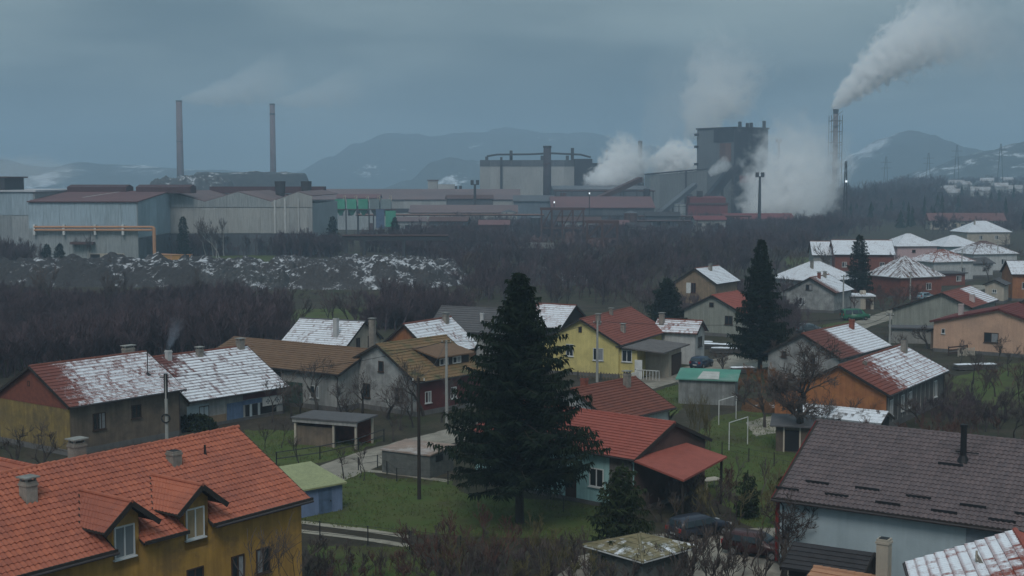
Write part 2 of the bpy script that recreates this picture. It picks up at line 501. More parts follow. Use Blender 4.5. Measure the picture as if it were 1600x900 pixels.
# ------------------------------------------------------------------ house builder
def slope_mesh(name, L_, S, mat, th=.34, step=.035, tw=0, amp=0., uL=None, uR=None, sag=.03, cuts=(), thick=.12):
    """one roof slope: x along the ridge, y down the fall, z outwards; real courses that step, wavy when tw is set"""
    m = MB()
    uL = uL or (lambda v: 0.0); uR = uR or (lambda v: L_)
    n = max(2, int(round(S / th)))
    nx = max(4, int(L_ / tw * 4)) if tw else max(4, int(L_ / 1.2))
    def z(u, v):
        w = sag * mnoise.noise(Vector((u * .35, v * .5, L_)))
        if tw: w += amp * (math.sin(math.pi * u / tw) ** 2)
        return w
    for i in range(n):
        v0, v1 = S * i / n, S * (i + 1) / n
        o = len(m.v)
        for (v, dz) in ((v0, 0.0), (v1, step), (v1, 0.0)):
            a, b = uL(v), uR(v)
            for k in range(nx + 1):
                u = a + (b - a) * k / nx
                m.v.append((u, v, z(u, v) + dz))
        for r in (0, 1):
            for k in range(nx):
                a = o + r * (nx + 1) + k
                m.f.append((a, a + nx + 1, a + nx + 2, a + 1)[::-1])
    # soffit and edges
    a0, b0, a1, b1 = uL(0), uR(0), uL(S), uR(S)
    m.add([(a0,0,-thick),(b0,0,-thick),(b1,S,-thick),(a1,S,-thick),(a0,0,.0),(b0,0,.0),(b1,S,step*.8),(a1,S,step*.8)],
          [(0,1,2,3),(3,2,6,7),(0,3,7,4),(2,1,5,6)])
    return m.mesh(name, mat, fix=False)
def slope_obj(parent, me, hx, zr, c, s, side, name='roof_slope'):
    o = link(name, me, parent)
    if side < 0: mtx = Matrix(((-1,0,0,hx),(0,-c,-s,0),(0,-s,c,zr),(0,0,0,1)))
    else: mtx = Matrix(((1,0,0,-hx),(0,c,s,0),(0,-s,c,zr),(0,0,0,1)))
    o.matrix_basis = mtx
    return o
CURT = M('net_curtain', (.26, .27, .28), (.18, .19, .2), scale=4, bump=.1, ribs=('X', 6.0, .6))
class Wall:
    def __init__(s, kind, pos): s.k, s.p = kind, pos
    def __call__(s, u, o, z):
        return {'R': (u, -s.p - o, z), 'L': (u, s.p + o, z), 'A': (-s.p - o, u, z), 'B': (s.p + o, u, z)}[s.k]
def wbox(m, T, u0, u1, o0, o1, z0, z1):
    c = [(u, o, z) for z in (z0, z1) for (u, o) in ((u0, o0), (u1, o0), (u1, o1), (u0, o1))]
    m.add([T(*q) for q in c], [(0,3,2,1),(4,5,6,7),(0,1,5,4),(1,2,6,5),(2,3,7,6),(3,0,4,7)])
def window(parent, T, u, z, w, h, fm=None, mull=1, sill=True, pane=None, name='window'):
    fm = fm or WHITE
    m = MB(); b = .075
    wbox(m, T, u-w/2, u-w/2+b, -.05, .06, z, z+h); wbox(m, T, u+w/2-b, u+w/2, -.05, .06, z, z+h)
    wbox(m, T, u-w/2+b, u+w/2-b, -.05, .06, z, z+b); wbox(m, T, u-w/2+b, u+w/2-b, -.05, .06, z+h-b, z+h)
    for k in range(mull):
        uc = u - w/2 + w * (k + 1) / (mull + 1)
        wbox(m, T, uc-.04, uc+.04, -.05, .055, z+b, z+h-b)
    o = m.build(name, fm, parent)
    p = MB(); wbox(p, T, u-w/2+b, u+w/2-b, -.04, .012, z+b, z+h-b); p.build('pane', pane or PANE, o)
    rc = (abs(u * 7.3 + z * 3.1 + w * 11.7) * 1.37) % 1.0
    if rc < .55 and w > .8 and pane is None:
        uc = (u - w/2 + b, u - .04) if rc < .28 else (u + .04, u + w/2 - b)
        q = MB(); wbox(q, T, uc[0], uc[1], .0, .016, z+b, z+h-b); q.build('curtain', CURT, o)
    if sill:
        q = MB(); wbox(q, T, u-w/2-.08, u+w/2+.08, -.02, .14, z-.07, z-.002); q.build('sill', fm, o)
    return o
def door(parent, T, u, w, h, mat, z=0.02):
    m = MB(); wbox(m, T, u-w/2, u+w/2, -.03, .05, z, z+h)
    for k in (.15, .58): wbox(m, T, u-w*.35, u+w*.35, .05, .07, z+h*k, z+h*(k+.32))
    o = m.build('door', mat, parent)
    k = MB(); wbox(k, T, u+w*.36, u+w*.42, .05, .12, z+h*.48, z+h*.52); k.build('handle', BLACK, o)
    return o
def chimney(parent, x, y, z0, z1, w=.5, d=.5, mat=None, cap='slab', name='chimney'):
    m = MB(); m.box(x-w/2, x+w/2, y-d/2, y+d/2, z0, z1)
    m.box(x-w/2-.04, x+w/2+.04, y-d/2-.04, y+d/2+.04, z1-.22, z1-.12)
    o = m.build(name, mat or BRK, parent)
    c = MB()
    if cap == 'slab':
        for sx in (-1, 1):
            for sy in (-1, 1): c.box(x+sx*(w/2-.08)-.05, x+sx*(w/2-.08)+.05, y+sy*(d/2-.08)-.05, y+sy*(d/2-.08)+.05, z1, z1+.16)
        c.box(x-w/2-.1, x+w/2+.1, y-d/2-.1, y+d/2+.1, z1+.16, z1+.23)
    else:
        c.box(x-w/2+.08, x+w/2-.08, y-d/2+.08, y+d/2-.08, z1, z1+.03)
    c.build('cap', CONC if cap == 'slab' else BLACK, o)
    return o
HOUSES = []
def house(name, label, mid, ang, L_, hw, zr, ze, wall, roofR, roofL=None, cat='house', hwl=None, zel=None, ohg=.35, ohe=.45, wins=(), chims=(),
          th=.46, tw=0, amp=0., gable=None, gz=None, barge=None, plinth=.5, gut=True, slopes=(-1, 1), step=.05, ridge=True, fm=None):
    hwl, zel = hwl or hw, zel if zel is not None else ze
    barge = barge or DARK
    root = thing(name, label, cat, (mid[0], mid[1], 0), R(ang))
    HOUSES.append((Vector(mid), ang, L_, hw, hwl))
    hx = L_ / 2; wx = hx - ohg
    kr, kl = (zr - ze) / hw, (zr - zel) / hwl
    wr, wl = hw - ohe, hwl - ohe
    zwr, zwl = zr - kr * wr - .13, zr - kl * wl - .13
    root['wr'], root['wl'], root['wx'] = wr, wl, wx
    MB().prism([(-wr, 0), (wl, 0), (wl, zwl), (0, zr - .13), (-wr, zwr)], -wx, wx).build('wall', wall, root)
    if plinth:
        p = MB(); p.box(-wx-.05, wx+.05, -wr-.05, wl+.05, 0, plinth); p.build('plinth', PLINTH, root)
    if gable:                                   # gable field of another material, set just proud of the wall
        gz = gz or zwr
        yr, yl = -(zr - .13 - gz) / kr, (zr - .13 - gz) / kl
        for s in (-1,):
            q = MB(); q.prism([(max(yr, -wr), gz), (min(yl, wl), gz)] + ([(wl, zwl)] if yl > wl else []) + [(0, zr - .15)] + ([(-wr, zwr)] if -yr > wr else []), s*(wx+.03), s*(wx-.1)); q.build('gable', gable, root)
    for side, h_, k_, mt in ((-1, hw, kr, roofR), (1, hwl, kl, roofL or roofR)):
        if side not in slopes: continue
        a = math.atan(k_); S = h_ / math.cos(a)
        slope_obj(root, slope_mesh('roof_slope', L_, S, mt, th, step, tw, amp), hx, zr, math.cos(a), math.sin(a), side)
        if gut:
            zz = zr - k_ * h_
            MB().tube((-hx, side*(h_+.06), zz-.06), (hx, side*(h_+.06), zz-.06), .07, n=6).build('gutter', GUT, root)
            yy = side*((wr if side < 0 else wl)+.07)
            MB().path([(hx-ohg-.1, side*(h_+.06), zz-.1), (hx-ohg-.1, yy, zz-.45), (hx-ohg-.1, yy, .1)], .045, 6).build('downpipe', GUT, root)
    for sx in (-1, 1):
        for side, h_, k_ in ((-1, hw, kr), (1, hwl, kl)):
            MB().bar((sx*(hx+.03), side*.04, zr-.1), (sx*(hx+.03), side*h_, zr-k_*h_-.1), .05, .24).build('bargeboard', barge, root)
    if ridge:
        m = MB(); n = max(3, int(L_ / .4))
        for i in range(n):
            x0, x1 = -hx + L_*i/n, -hx + L_*(i+1)/n + .03
            m.path([(x0, 0, zr-.03), (x1, 0, zr-.015)], [.13, .145], 8)
        m.build('ridge_cap', roofR if 'snow' not in roofR.name else roofL or roofR, root, fix=False)
    walls = {'R': Wall('R', wr), 'L': Wall('L', wl), 'A': Wall('A', wx), 'B': Wall('B', wx)}
    for w in wins:
        side, u, z, ww, hh = w[:5]; kw = w[5] if len(w) > 5 else {}
        window(root, walls[side], u, z, ww, hh, **{'fm': fm, **kw})
    for c in chims:
        x, y, top = c[:3]; kw = c[3] if len(c) > 3 else {}
        zr_ = zr + (kr * y if y < 0 else -kl * y)
        chimney(root, x, y, zr_ - .5, top, **kw)
    root['walls'] = 1
    return root, walls
def hip_house(name, label, mid, ang, Lx, Wy, zr, ze, wall, roof, roof2=None, cat='house', ridge=2.0, ov=.5, wins=(), chims=(), plinth=.5, th=.4):
    """hipped roof: eaves rectangle Lx x Wy, short ridge along x"""
    root = thing(name, label, cat, (mid[0], mid[1], 0), R(ang))
    HOUSES.append((Vector(mid), ang, Lx, Wy/2, Wy/2))
    hx, hy, hr = Lx/2, Wy/2, ridge/2
    wx, wy = hx-ov, hy-ov
    MB().box(-wx, wx, -wy, wy, 0, ze-.02).build('wall', wall, root)
    MB().box(-hx, hx, -hy, hy, ze-.10, ze-.015).build('eaves_board', WHITE, root)
    dz = zr - ze
    for (side, along, half, run) in ((-1, Lx, hr, hy), (1, Lx, hr, hy)):
        a = math.atan2(dz, run); S = math.hypot(dz, run)
        me = slope_mesh('roof_slope', along, S, roof, th, uL=lambda v, S=S, al=along, h=half: (al/2-h)*(1-v/S), uR=lambda v, S=S, al=along, h=half: al-(al/2-h)*(1-v/S), thick=.02)
        slope_obj(root, me, hx, zr, math.cos(a), math.sin(a), side)
    run = hx - hr; a = math.atan2(dz, run); S = math.hypot(dz, run); c, s = math.cos(a), math.sin(a)
    for sg in (-1, 1):
        me = slope_mesh('roof_slope', Wy, S, roof2 or roof, th, uL=lambda v, S=S: (Wy/2)*(1-v/S), uR=lambda v, S=S: Wy-(Wy/2)*(1-v/S), thick=.02)
        o = link('roof_slope', me, root)
        if sg > 0: o.matrix_basis = Matrix(((0, c, s, hr), (-1, 0, 0, hy), (0, -s, c, zr), (0, 0, 0, 1)))
        else: o.matrix_basis = Matrix(((0, -c, -s, -hr), (1, 0, 0, -hy), (0, -s, c, zr), (0, 0, 0, 1)))
    if ridge > .3:
        MB().tube((-hr, 0, zr), (hr, 0, zr), .13).build('ridge_cap', roof2 or roof, root)
    m = MB()
    for sx in (-1, 1):
        for sy in (-1, 1): m.tube((sx*hr, 0, zr), (sx*hx, sy*hy, ze), .1, n=6)
    m.build('hip_cap', roof2 or roof, root)
    if plinth: MB().box(-wx-.05, wx+.05, -wy-.05, wy+.05, 0, plinth).build('plinth', PLINTH, root)
    walls = {'R': Wall('R', wy), 'L': Wall('L', wy), 'A': Wall('A', wx), 'B': Wall('B', wx)}
    for w in wins:
        kw = w[5] if len(w) > 5 else {}
        window(root, walls[w[0]], *w[1:5], **kw)
    for cx, cy, top in chims: chimney(root, cx, cy, zr-1.5, top, .5, .5)
    return root, walls
def at(mid, ang, x, y=0):
    a = R(ang); return (mid[0] + x*math.cos(a) - y*math.sin(a), mid[1] + x*math.sin(a) + y*math.cos(a))

# tiles laid one by one on the two nearest roofs
def tile_mesh(tw, th, amp, mat):
    m = MB(); prof = [(0, .0), (.18, .72), (.38, 1.0), (.6, .72), (.8, .05), (1.04, .0)]
    for v, dz in ((-.04, 0.0), (th, .05), (th, .004)):
        for t, k in prof: m.v.append((t * tw, v, k * amp + dz))
    for r in (0, 1):
        for k in range(5):
            a = r * 6 + k
            m.f.append((a, a + 1, a + 7, a + 6))
    return m.mesh('tile', mat, fix=False)
def lay_tiles(slope, L_, S, tw, th, amp, mat, skip=None):
    me = tile_mesh(tw, th, amp, mat)
    nu, nv = int(L_ / tw), int(round(S / th)); tv = S / nv
    bpy.context.view_layer.update()
    mw = slope.matrix_world
    spots = []
    rr = random.Random(int(L_ * 10))
    for j in range(nv):
        for i in range(nu):
            u, v = i * tw, j * tv
            if skip and skip(u + tw/2, v + tv/2): continue
            w = mw @ Vector((u, v, 0)) - Vector((0, 0, CH))
            f = w.y * math.cos(PITCH) - w.z * math.sin(PITCH); up = w.y * math.sin(PITCH) + w.z * math.cos(PITCH)
            sx, sy = 800 + FPX * w.x / f, 450 - FPX * up / f
            vis = 0 < sx < 1600 and 0 < sy < 895
            spots.append((0 if vis else 1, w.length, u, v, rr.uniform(-.006, .006), rr.uniform(-.012, .012)))
    spots.sort()
    rest = MB()
    bv = [tuple(v.co) for v in me.vertices]; bf = [tuple(p.vertices) for p in me.polygons]
    for n, (_, _, u, v, dz, du) in enumerate(spots):
        if n < 300:
            o = link('tile', me, slope); o.location = (u, v, .01 + dz); o.rotation_euler.z = du
        else:
            rest.add([(x + u, y + v, z + .01 + dz) for x, y, z in bv], bf)
    tag(rest.build('tile_field', mat, slope, fix=False), kind='stuff')
# ------------------------------------------------------------------ materials of the village
OCHRE = M('ochre_render', (.50, .28, .06), (.37, .21, .06), scale=.8, streak=.5, dirt=(.16, .10, .05), dirt_amt=.6)
YELLOW = M('yellow_render', (.58, .49, .19), (.46, .39, .15), scale=.7, streak=.22, dirt=(.30, .26, .13), dirt_amt=.5)
OLIVE = M('yellow_brown_render', (.30, .215, .07), (.17, .125, .06), scale=.9, streak=.5, dirt=(.07, .06, .045), dirt_amt=.6)
BROWNR = M('brown_render', (.19, .145, .105), (.11, .088, .07), scale=.9, streak=.5, dirt=(.06, .052, .045), dirt_amt=.6)
REDBRK = M('red_brick', (.23, .072, .045), (.15, .052, .038), scale=2.5)
ORBRK = M('orange_brick', (.36, .155, .06), (.25, .095, .045), scale=1.1, streak=.4)
GREYR = M('grey_render', (.34, .345, .33), (.24, .245, .24), scale=.8, streak=.5)
SAGE = M('sage_render', (.30, .31, .27), (.24, .25, .22), scale=.7, streak=.45)
PATCHY = M('patchy_grey_render', (.40, .41, .40), (.17, .165, .16), scale=.8, bump=.4, streak=.3)
TURQ = M('turquoise_render', (.36, .58, .58), (.30, .50, .50), streak=.4)
PALEBL = M('pale_blue_render', (.36, .43, .46), (.30, .365, .395), scale=.4, streak=.16, dirt=(.22, .25, .26), dirt_amt=.4)
PEACH = M('peach_render', (.55, .35, .245), (.44, .28, .20), scale=.5, streak=.22, dirt=(.30, .21, .16), dirt_amt=.4)
PINK = M('pink_render', (.50, .36, .36), (.44, .32, .33), streak=.25)
CREAM = M('cream_render', (.50, .44, .36), (.4, .36, .3), streak=.35)
WHITER = M('white_render', (.52, .53, .52), (.42, .43, .43), streak=.35)
BLUEW = M('blue_boards', (.11, .17, .28), (.07, .11, .18), streak=.4, ribs=('X', 3.0, 1.0))
BLUESH = M('blue_shed_boards', (.17, .23, .37), (.13, .18, .29), streak=.3, ribs=('X', 2.5, 1.0))
OLDWD = M('grey_old_boards', (.16, .15, .14), (.09, .085, .08), streak=.6, ribs=('X', 2.8, 1.2))
MAROON = M('maroon_boards', (.12, .028, .026), (.08, .022, .022))
TANR = M('tan_render', (.28, .20, .13), (.20, .15, .10), streak=.4)
T_OR = TM('orange_tiles', (.40, .124, .070), (.31, .094, .057), (.21, .068, .048))
T_BR = TM('brown_tiles', (.150, .112, .112), (.11, .085, .088), (.075, .058, .06))
T_RED = RM('red_tiles', (.34, .095, .07), (.27, .078, .06), cover=-9)
T_DKRED = RM('dark_red_tiles', (.20, .068, .045), (.13, .05, .04), cover=-9)
T_TAN = RM('tan_tiles', (.19, .115, .07), (.15, .09, .055), cover=-9)
T_MOSS = RM('mossy_tiles', (.24, .15, .075), (.18, .115, .06), cover=-9, moss=(.07, .085, .04))
T_GREY = RM('grey_slates', (.12, .115, .12), (.09, .088, .09), cover=-9)

# ---- orange two-storey house with dormers (nearest, lower left corner)
A1 = 53.4
mid1 = at((-20.7, 71.6), A1, -3.5)
h1, w1 = house('dormer_house', 'ochre two storey house with bright orange tiled roof and two dormers', mid1, A1, 22.4, 6.0, 9.5, 6.1, OCHRE, T_OR, plinth=0,
    slopes=(1,), ridge=False, ohe=.4,
    wins=[('R', 7.9, 2.6, 1.0, 1.4, dict(fm=BROWNF)), ('R', 6.1, 2.6, .9, 1.4, dict(fm=BROWNF)), ('R', 3.2, 2.6, 1.1, 1.4, dict(fm=BROWNF)), ('R', -.6, 2.6, 1.1, 1.4, dict(fm=BROWNF)), ('R', -5, 2.6, 1.1, 1.4, dict(fm=BROWNF))])
k1 = (9.5 - 6.1) / 6.0; a1 = math.atan(k1); S1 = 6.0 / math.cos(a1)
DORM = ((-1.05, 1.62), (3.35, 1.62))         # dormer centres along the ridge, half widths
m = MB()
def cut1(u, v):                               # the wall rises through the eaves in front of each dormer window
    x = 11.2 - u
    return any(abs(x - c) < .80 and v > 5.3 for c, hw in DORM)
us = sorted([0, 22.4] + [11.2 - c + s * .80 for c, _ in DORM for s in (-1, 1)])
for a, b in zip(us, us[1:]):
    vmax = 5.3 if cut1((a + b) / 2, 6) else S1
    m.box(a, b, 0, vmax, -.14, .0)
me = m.mesh('roof_slope', DARK)
sl1 = link('roof_slope', me, h1)
sl1.matrix_basis = Matrix(((-1,0,0,11.2),(0,-math.cos(a1),-math.sin(a1),0),(0,-math.sin(a1),math.cos(a1),9.5),(0,0,0,1)))
lay_tiles(sl1, 22.4, S1, .28, .40, .07, T_OR, cut1)
rt = MB().path([(0, 0, 0), (.40, 0, .02)], [.12, .14], 8).mesh('ridge_tile', T_OR)
for i in range(60):
    o = link('ridge_tile', rt, h1); o.location = (-11.2 + i * .375, 0, 9.52 + .012 * math.sin(i * 2.3) - .03 * math.sin(i / 60 * 3.14))
for c, hwd in DORM:
    zf, zd = 8.35, 7.1                         # dormer ridge and eaves
    zb_y = -(9.5 - zf) / k1                    # where the dormer ridge meets the main roof
    yf = -6.15
    dm = MB(); dm.prism([(c - .78, 5.0), (c + .78, 5.0), (c + .78, zd + .45), (c, zf - .15), (c - .78, zd + .45)], 0, 1)
    dv = [(y, -5.6 if x == 0 else -2.4, z) for x, y, z in dm.v]; q = MB(); q.add(dv, dm.f)
    body = q.build('dormer', OCHRE, h1)
    kd = (zf - zd) / hwd
    ye = -(9.5 - zd) / k1
    for s in (-1, 1):                          # dormer slopes cut along the valley with the main roof
        rm = MB(); NU, NV = 14, 6
        for j in range(NV + 1):
            t = j / NV
            x = c + s * hwd * t; z = zf - kd * hwd * t
            yb = zb_y + (ye - zb_y) * t
            for st in (0, 1):
                for i in range(NU * 3 + 1):
                    w = i / (NU * 3); y = yf + (yb - yf) * w
                    rm.v.append((x, y, z + (.05 if st == 0 else .015) + .035 * math.sin(math.pi * (y - yf) / .26) ** 2))
        cols = NU * 3 + 1
        for j in range(NV):
            for i in range(cols - 1):
                a0 = (2*j+1) * cols + i; b0 = (2*j+2) * cols + i
                rm.f.append((a0, a0+1, b0+1, b0)); 
                a0 = 2*j * cols + i; b0 = (2*j+1) * cols + i
                rm.f.append((a0, a0+1, b0+1, b0))
        rm.build('dormer_roof', T_OR, body)
        un = MB(); un.add([(c, yf, zf-.06), (c + s*hwd, yf, zd-.06), (c + s*hwd, ye, zd-.06), (c, zb_y, zf-.06), (c, yf, zf-.0), (c + s*hwd, yf, zd-.0), (c + s*hwd, ye, zd), (c, zb_y, zf)],
               [(0,1,2,3),(4,5,6,7),(0,1,5,4),(1,2,6,5),(2,3,7,6),(3,0,4,7)]); un.build('soffit', DARK, body)
        MB().bar((c, yf-.03, zf-.05), (c + s*(hwd+.03), yf-.03, zd-.07), .05, .26).build('bargeboard', DARK, body)
        MB().tube((c + s*.02, zb_y+.05, zf+.04), (c + s*(hwd+.02), ye+.05, zd+.05), .06, n=6).build('valley_flashing', DARK, body)
    MB().path([(c, yf-.05, zf+.04), (c, zb_y, zf+.05)], [.11, .11], 8).build('dormer_ridge', T_OR, body)
    window(body, Wall('R', 5.62), c - .1, 5.55, 1.2, 1.6, WHITE, 1, pane=GL('bright_pane', (.16, .18, .19), .2) if c < 0 else M('tan_blind', (.33, .25, .15), bump=.02))
for x, y, top, kw in ((-3.9, -1.9, 9.35, dict(w=.62, d=.62)), (5.25, -1.6, 9.3, dict(w=.6, d=.6, cap='open')), (1.4, 1.6, 10.0, dict(w=.75, d=.6))):
    chimney(h1, x, y, 9.5 - k1 * abs(y) - .4, top, **kw)
MB().tube((7.5, -1.5, 8.5), (7.5, -1.5, 9.25), .06).path([(7.5, -1.5, 8.5), (7.5, -1.5, 8.78)], [.2, .07], 8).build('vent_pipe', BLACK, h1)
for xa, xb in ((-11.3, -1.88), (-.22, 2.52), (4.18, 11.3)): MB().box(xa, xb, -6.12, -6.0, 6.02, 6.2).build('fascia', DARK, h1)
MB().tube((-11.2, -6.2, 6.02), (-1.9, -6.2, 6.02), .07).build('gutter', GUT, h1)
MB().tube((4.2, -6.2, 6.02), (11.2, -6.2, 6.02), .07).build('gutter', GUT, h1)
wing, _ = house('rear_wing', 'low orange tiled roof behind the ridge of the dormer house', at((-20.7, 71.6), A1, -3.2, 7.2), A1 - 90, 7.6, 3.2, 8.6, 6.6, OCHRE, T_OR, plinth=0, gut=False, cat='house wing')

# ---- snow-dusted house with yellow gable at the left edge
A2 = 53.3
s2 = RM('snow_red_tiles_a', (.20, .066, .05), (.15, .055, .045), cover=.30, gu=-.20, u0=8.2, gv=.05, v0=3, big=.12, cell=.45, cap=.20, mid=.5, fine=1.4, line=.9)
h2, w2 = house('yellow_gable_house', 'old house with yellow brown gable and half snowy red roof', (-39.0, 123.2), A2, 12.7, 5.8, 7.5, 4.38, OLIVE, s2, T_DKRED, gable=REDBRK, gz=4.1, ohe=.5,
    wins=[('R', -3.0, 1.9, 1.35, 1.5, dict(fm=BROWNF, mull=2)), ('R', 1.0, 2.35, 1.1, 1.25, dict(fm=BROWNF)), ('A', .6, 5.6, .35, .5, dict(sill=False, fm=BROWNF, mull=0))],
    chims=[(4.5, .25, 8.05, dict(w=1.1, d=.55))])
q = MB(); q.box(-5.97, 5.97, -5.312, -5.27, .5, 4.5); q.build('side_wall_render', BROWNR, h2)
m = MB(); m.tube((4.1, -3.1, 5.7), (4.1, -3.1, 8.3), .045)
for i in range(5): m.tube((4.1 - .5 + .08*i, -3.1, 8.2 - .12*i), (4.1 + .5 - .08*i, -3.1, 8.2 - .12*i), .02, n=4)
m.path([(4.1, -3.1, 5.75), (4.1, -3.1, 5.95)], [.35, .1], 8); m.build('aerial', BLACK, h2)

# ---- snow roof workshop with banner
A3 = 50.7
s3 = RM('snow_maroon_tiles', (.16, .06, .052), (.12, .05, .045), cover=.62, gu=-.17, u0=8.2, gv=.16, v0=3.6, big=.18, cell=.6, streaky=1.5, line=.7, cap=.4)
mid3 = at((-31.6, 136.5), A3, -.6)
h3, w3 = house('banner_workshop', 'long snowy roofed house with blue boarded front and white banner', mid3, A3, 12.5, 6.7, 6.5, 2.8, GREYR, s3, T_DKRED, ohe=.55, plinth=.3,
    wins=[('R', -4.2, 1.0, 1.2, 1.1, dict(fm=BROWNF))],
    chims=[(-4.1, -.6, 7.1, dict(w=.5, d=.5, cap='open', mat=M('white_chimney', (.5, .5, .5)))), (-.3, -.6, 6.85, dict(w=.6, d=.5)), (5.2, -.3, 7.2, dict(w=.7, d=.6))])
T = w3['R']
for nm, u0_, u1_, z0_, z1_, mt in (('white_wall_panel', -6.2, -3.6, .3, 2.3, PALEBL), ('tan_panel', -5.4, -1.5, .3, 1.0, TANR), ('blue_board', -1.4, .6, .3, 1.95, BLUEW), ('maroon_board', .65, 5.6, 2.05, 2.6, MAROON),
                              ('blue_lintel', .62, 3.0, 1.55, 1.98, BLUEW), ('dark_opening', .9, 4.9, .35, 1.5, BLACK)):
    m = MB(); wbox(m, T, u0_, u1_, .005, .05, z0_, z1_); m.build(nm, mt, h3)
for u in (1.55, 2.6): 
    m = MB(); wbox(m, T, u-.13, u+.13, .05, .12, .3, 1.54); m.build('post', PALEBL, h3)
m = MB(); wbox(m, T, 3.05, 5.6, .10, .13, 1.1, 2.0); bn = m.build('banner', WHITE, h3)
for u in (3.75, 4.95):
    e = MB(); cx, cz = u, 1.55
    for k in range(4):
        a = k * math.pi / 2
        e.add([T(cx, .135, cz), T(cx + .24*math.cos(a-.5), .135, cz + .24*math.sin(a-.5)), T(cx + .30*math.cos(a), .135, cz + .30*math.sin(a)), T(cx + .24*math.cos(a+.5), .135, cz + .24*math.sin(a+.5))], [(0,1,2,3)])
    e.build('emblem', M('grey_emblem', (.12, .14, .15), bump=0), bn)

# ---- long tan roof
A4 = -33.7
h4, w4 = house('tan_roof_house', 'long house with plain tan brown roof behind the snowy workshop', at((-22.9, 146.8), A4, -.5), A4, 20.5, 5.5, 6.0, 4.0, GREYR, T_TAN,
    wins=[('R', -2, 1.2, 1.2, 1.3, dict(fm=BROWNF)), ('R', 6.6, 1.2, 1.2, 1.3)])
door(h4, w4['R'], 3.6, 2.6, 2.6, M('green_door', (.04, .07, .055)))
m = MB(); wbox(m, w4['R'], -6, 1.8, .0, .06, 2.5, 3.6); m.build('dark_wall_panel', DARK, h4)

# ---- grey gable house with shed dormer
A5 = 49.7
h5, w5 = house('grey_gable_house', 'pale grey gabled house with mossy tan roof and broad dormer', (-10.6, 141.9), A5, 10.5, 5.8, 7.0, 3.56, PATCHY, T_MOSS, hwl=9.3, zel=2.6, 
    wins=[('A', -.3, 4.15, .75, 1.1, dict(fm=BROWNF, mull=0)), ('A', 1.9, 1.2, 1.1, 1.5, dict(fm=BROWNF)), ('A', -2.9, 1.2, 1.1, 1.5, dict(fm=BROWNF)), ('R', -3.2, 1.2, .9, 1.2), ('R', .6, 1.2, .9, 1.2)])
q = MB(); q.box(-4.85, 4.85, -5.362, -5.3, .5, 3.4); q.build('maroon_cladding', MAROON, h5)
dmr = MB(); dmr.add([(-1.4, -1.3, 6.25), (4.6, -1.3, 6.25), (4.9, -4.6, 5.45), (-1.0, -4.6, 5.45), (-1.4, -1.3, 6.4), (4.6, -1.3, 6.4), (4.9, -4.6, 5.6), (-1.0, -4.6, 5.6)],
        [(0,1,2,3),(4,5,6,7),(0,1,5,4),(1,2,6,5),(2,3,7,6),(3,0,4,7)])
dr = dmr.build('dormer_roof', T_TAN, h5)
q = MB(); q.prism([(-1.6, 5.5), (-4.2, 4.2), (-4.2, 5.45), (-1.6, 6.1)], -.7, 4.3); q.build('dormer_wall', DARK, dr)
for u in (.4, 2.4): window(dr, Wall('R', 4.2), u, 4.62, 1.3, .72, WHITE, 1, False)

# ---- white-roofed house in the thicket
s6 = RM('snow_full_a', (.16, .07, .055), (.12, .06, .05), cover=1.25, big=.3, cell=.6, line=.6)
A6 = -24.3
h6, w6 = house('snow_roof_cottage', 'cottage with wholly white snow roof and tall white chimney', (-23.1, 171.9), A6, 9.8, 4.6, 6.0, 3.36, CREAM, s6, T_GREY,
    wins=[('B', -1.3, 2.4, .9, 1.6, dict(fm=BROWNF)), ('B', 1.6, 2.6, .9, 1.4, dict(fm=BROWNF)), ('R', 0, 1.2, 1.2, 1.2)],
    chims=[(2.4, -3.0, 6.6, dict(w=.55, d=.55, cap='open', mat=MATS['white_chimney']))])
chimney(h6, 6.2, -.5, 0, 6.3, .7, .6)

# ---- snowy roof with brick gable behind the grey gable house
s7 = RM('snow_full_b', (.19, .07, .05), (.14, .06, .05), cover=.95, big=.45, cell=.6, line=.5)
h7, w7 = house('brick_gable_house', 'snow covered house with orange brick gable behind the mossy roof', (-10.2, 161.7), 58.5, 10.0, 4.4, 7.0, 3.5, ORBRK, s7, T_DKRED,
    wins=[('A', .8, 2.0, 1.0, 1.2), ('R', 2, 1.4, 1.1, 1.2)], chims=[(3.0, -.6, 7.5, dict(w=.6, d=.6))])
h8, w8 = house('grey_roof_cottage', 'small cottage with bare grey roof left of the tall spruce', (-5.4, 178), -24, 9.0, 4.3, 7.0, 4.2, GREYR, T_GREY, wins=[('B', 0, 1.5, 1, 1.2), ('R', 1.5, 1.4, 1.1, 1.2)],
    chims=[(2.6, -2.2, 6.6, dict(w=.4, d=.4, cap='open', mat=MATS['white_chimney']))])
s9 = RM('snow_half_c', (.22, .08, .06), (.17, .07, .055), cover=.55, gu=-.25, u0=3.4, big=.2, cell=.4)
h9, w9 = house('half_snow_cottage', 'cottage with half melted snowy red roof right behind the tall spruce', at((8.7, 181), -30, -4.5), -30, 9.0, 4.5, 7.0, 4.3, DARK, s9, T_DKRED, wins=[('B', .5, 2.2, .9, 1.1)], chims=())

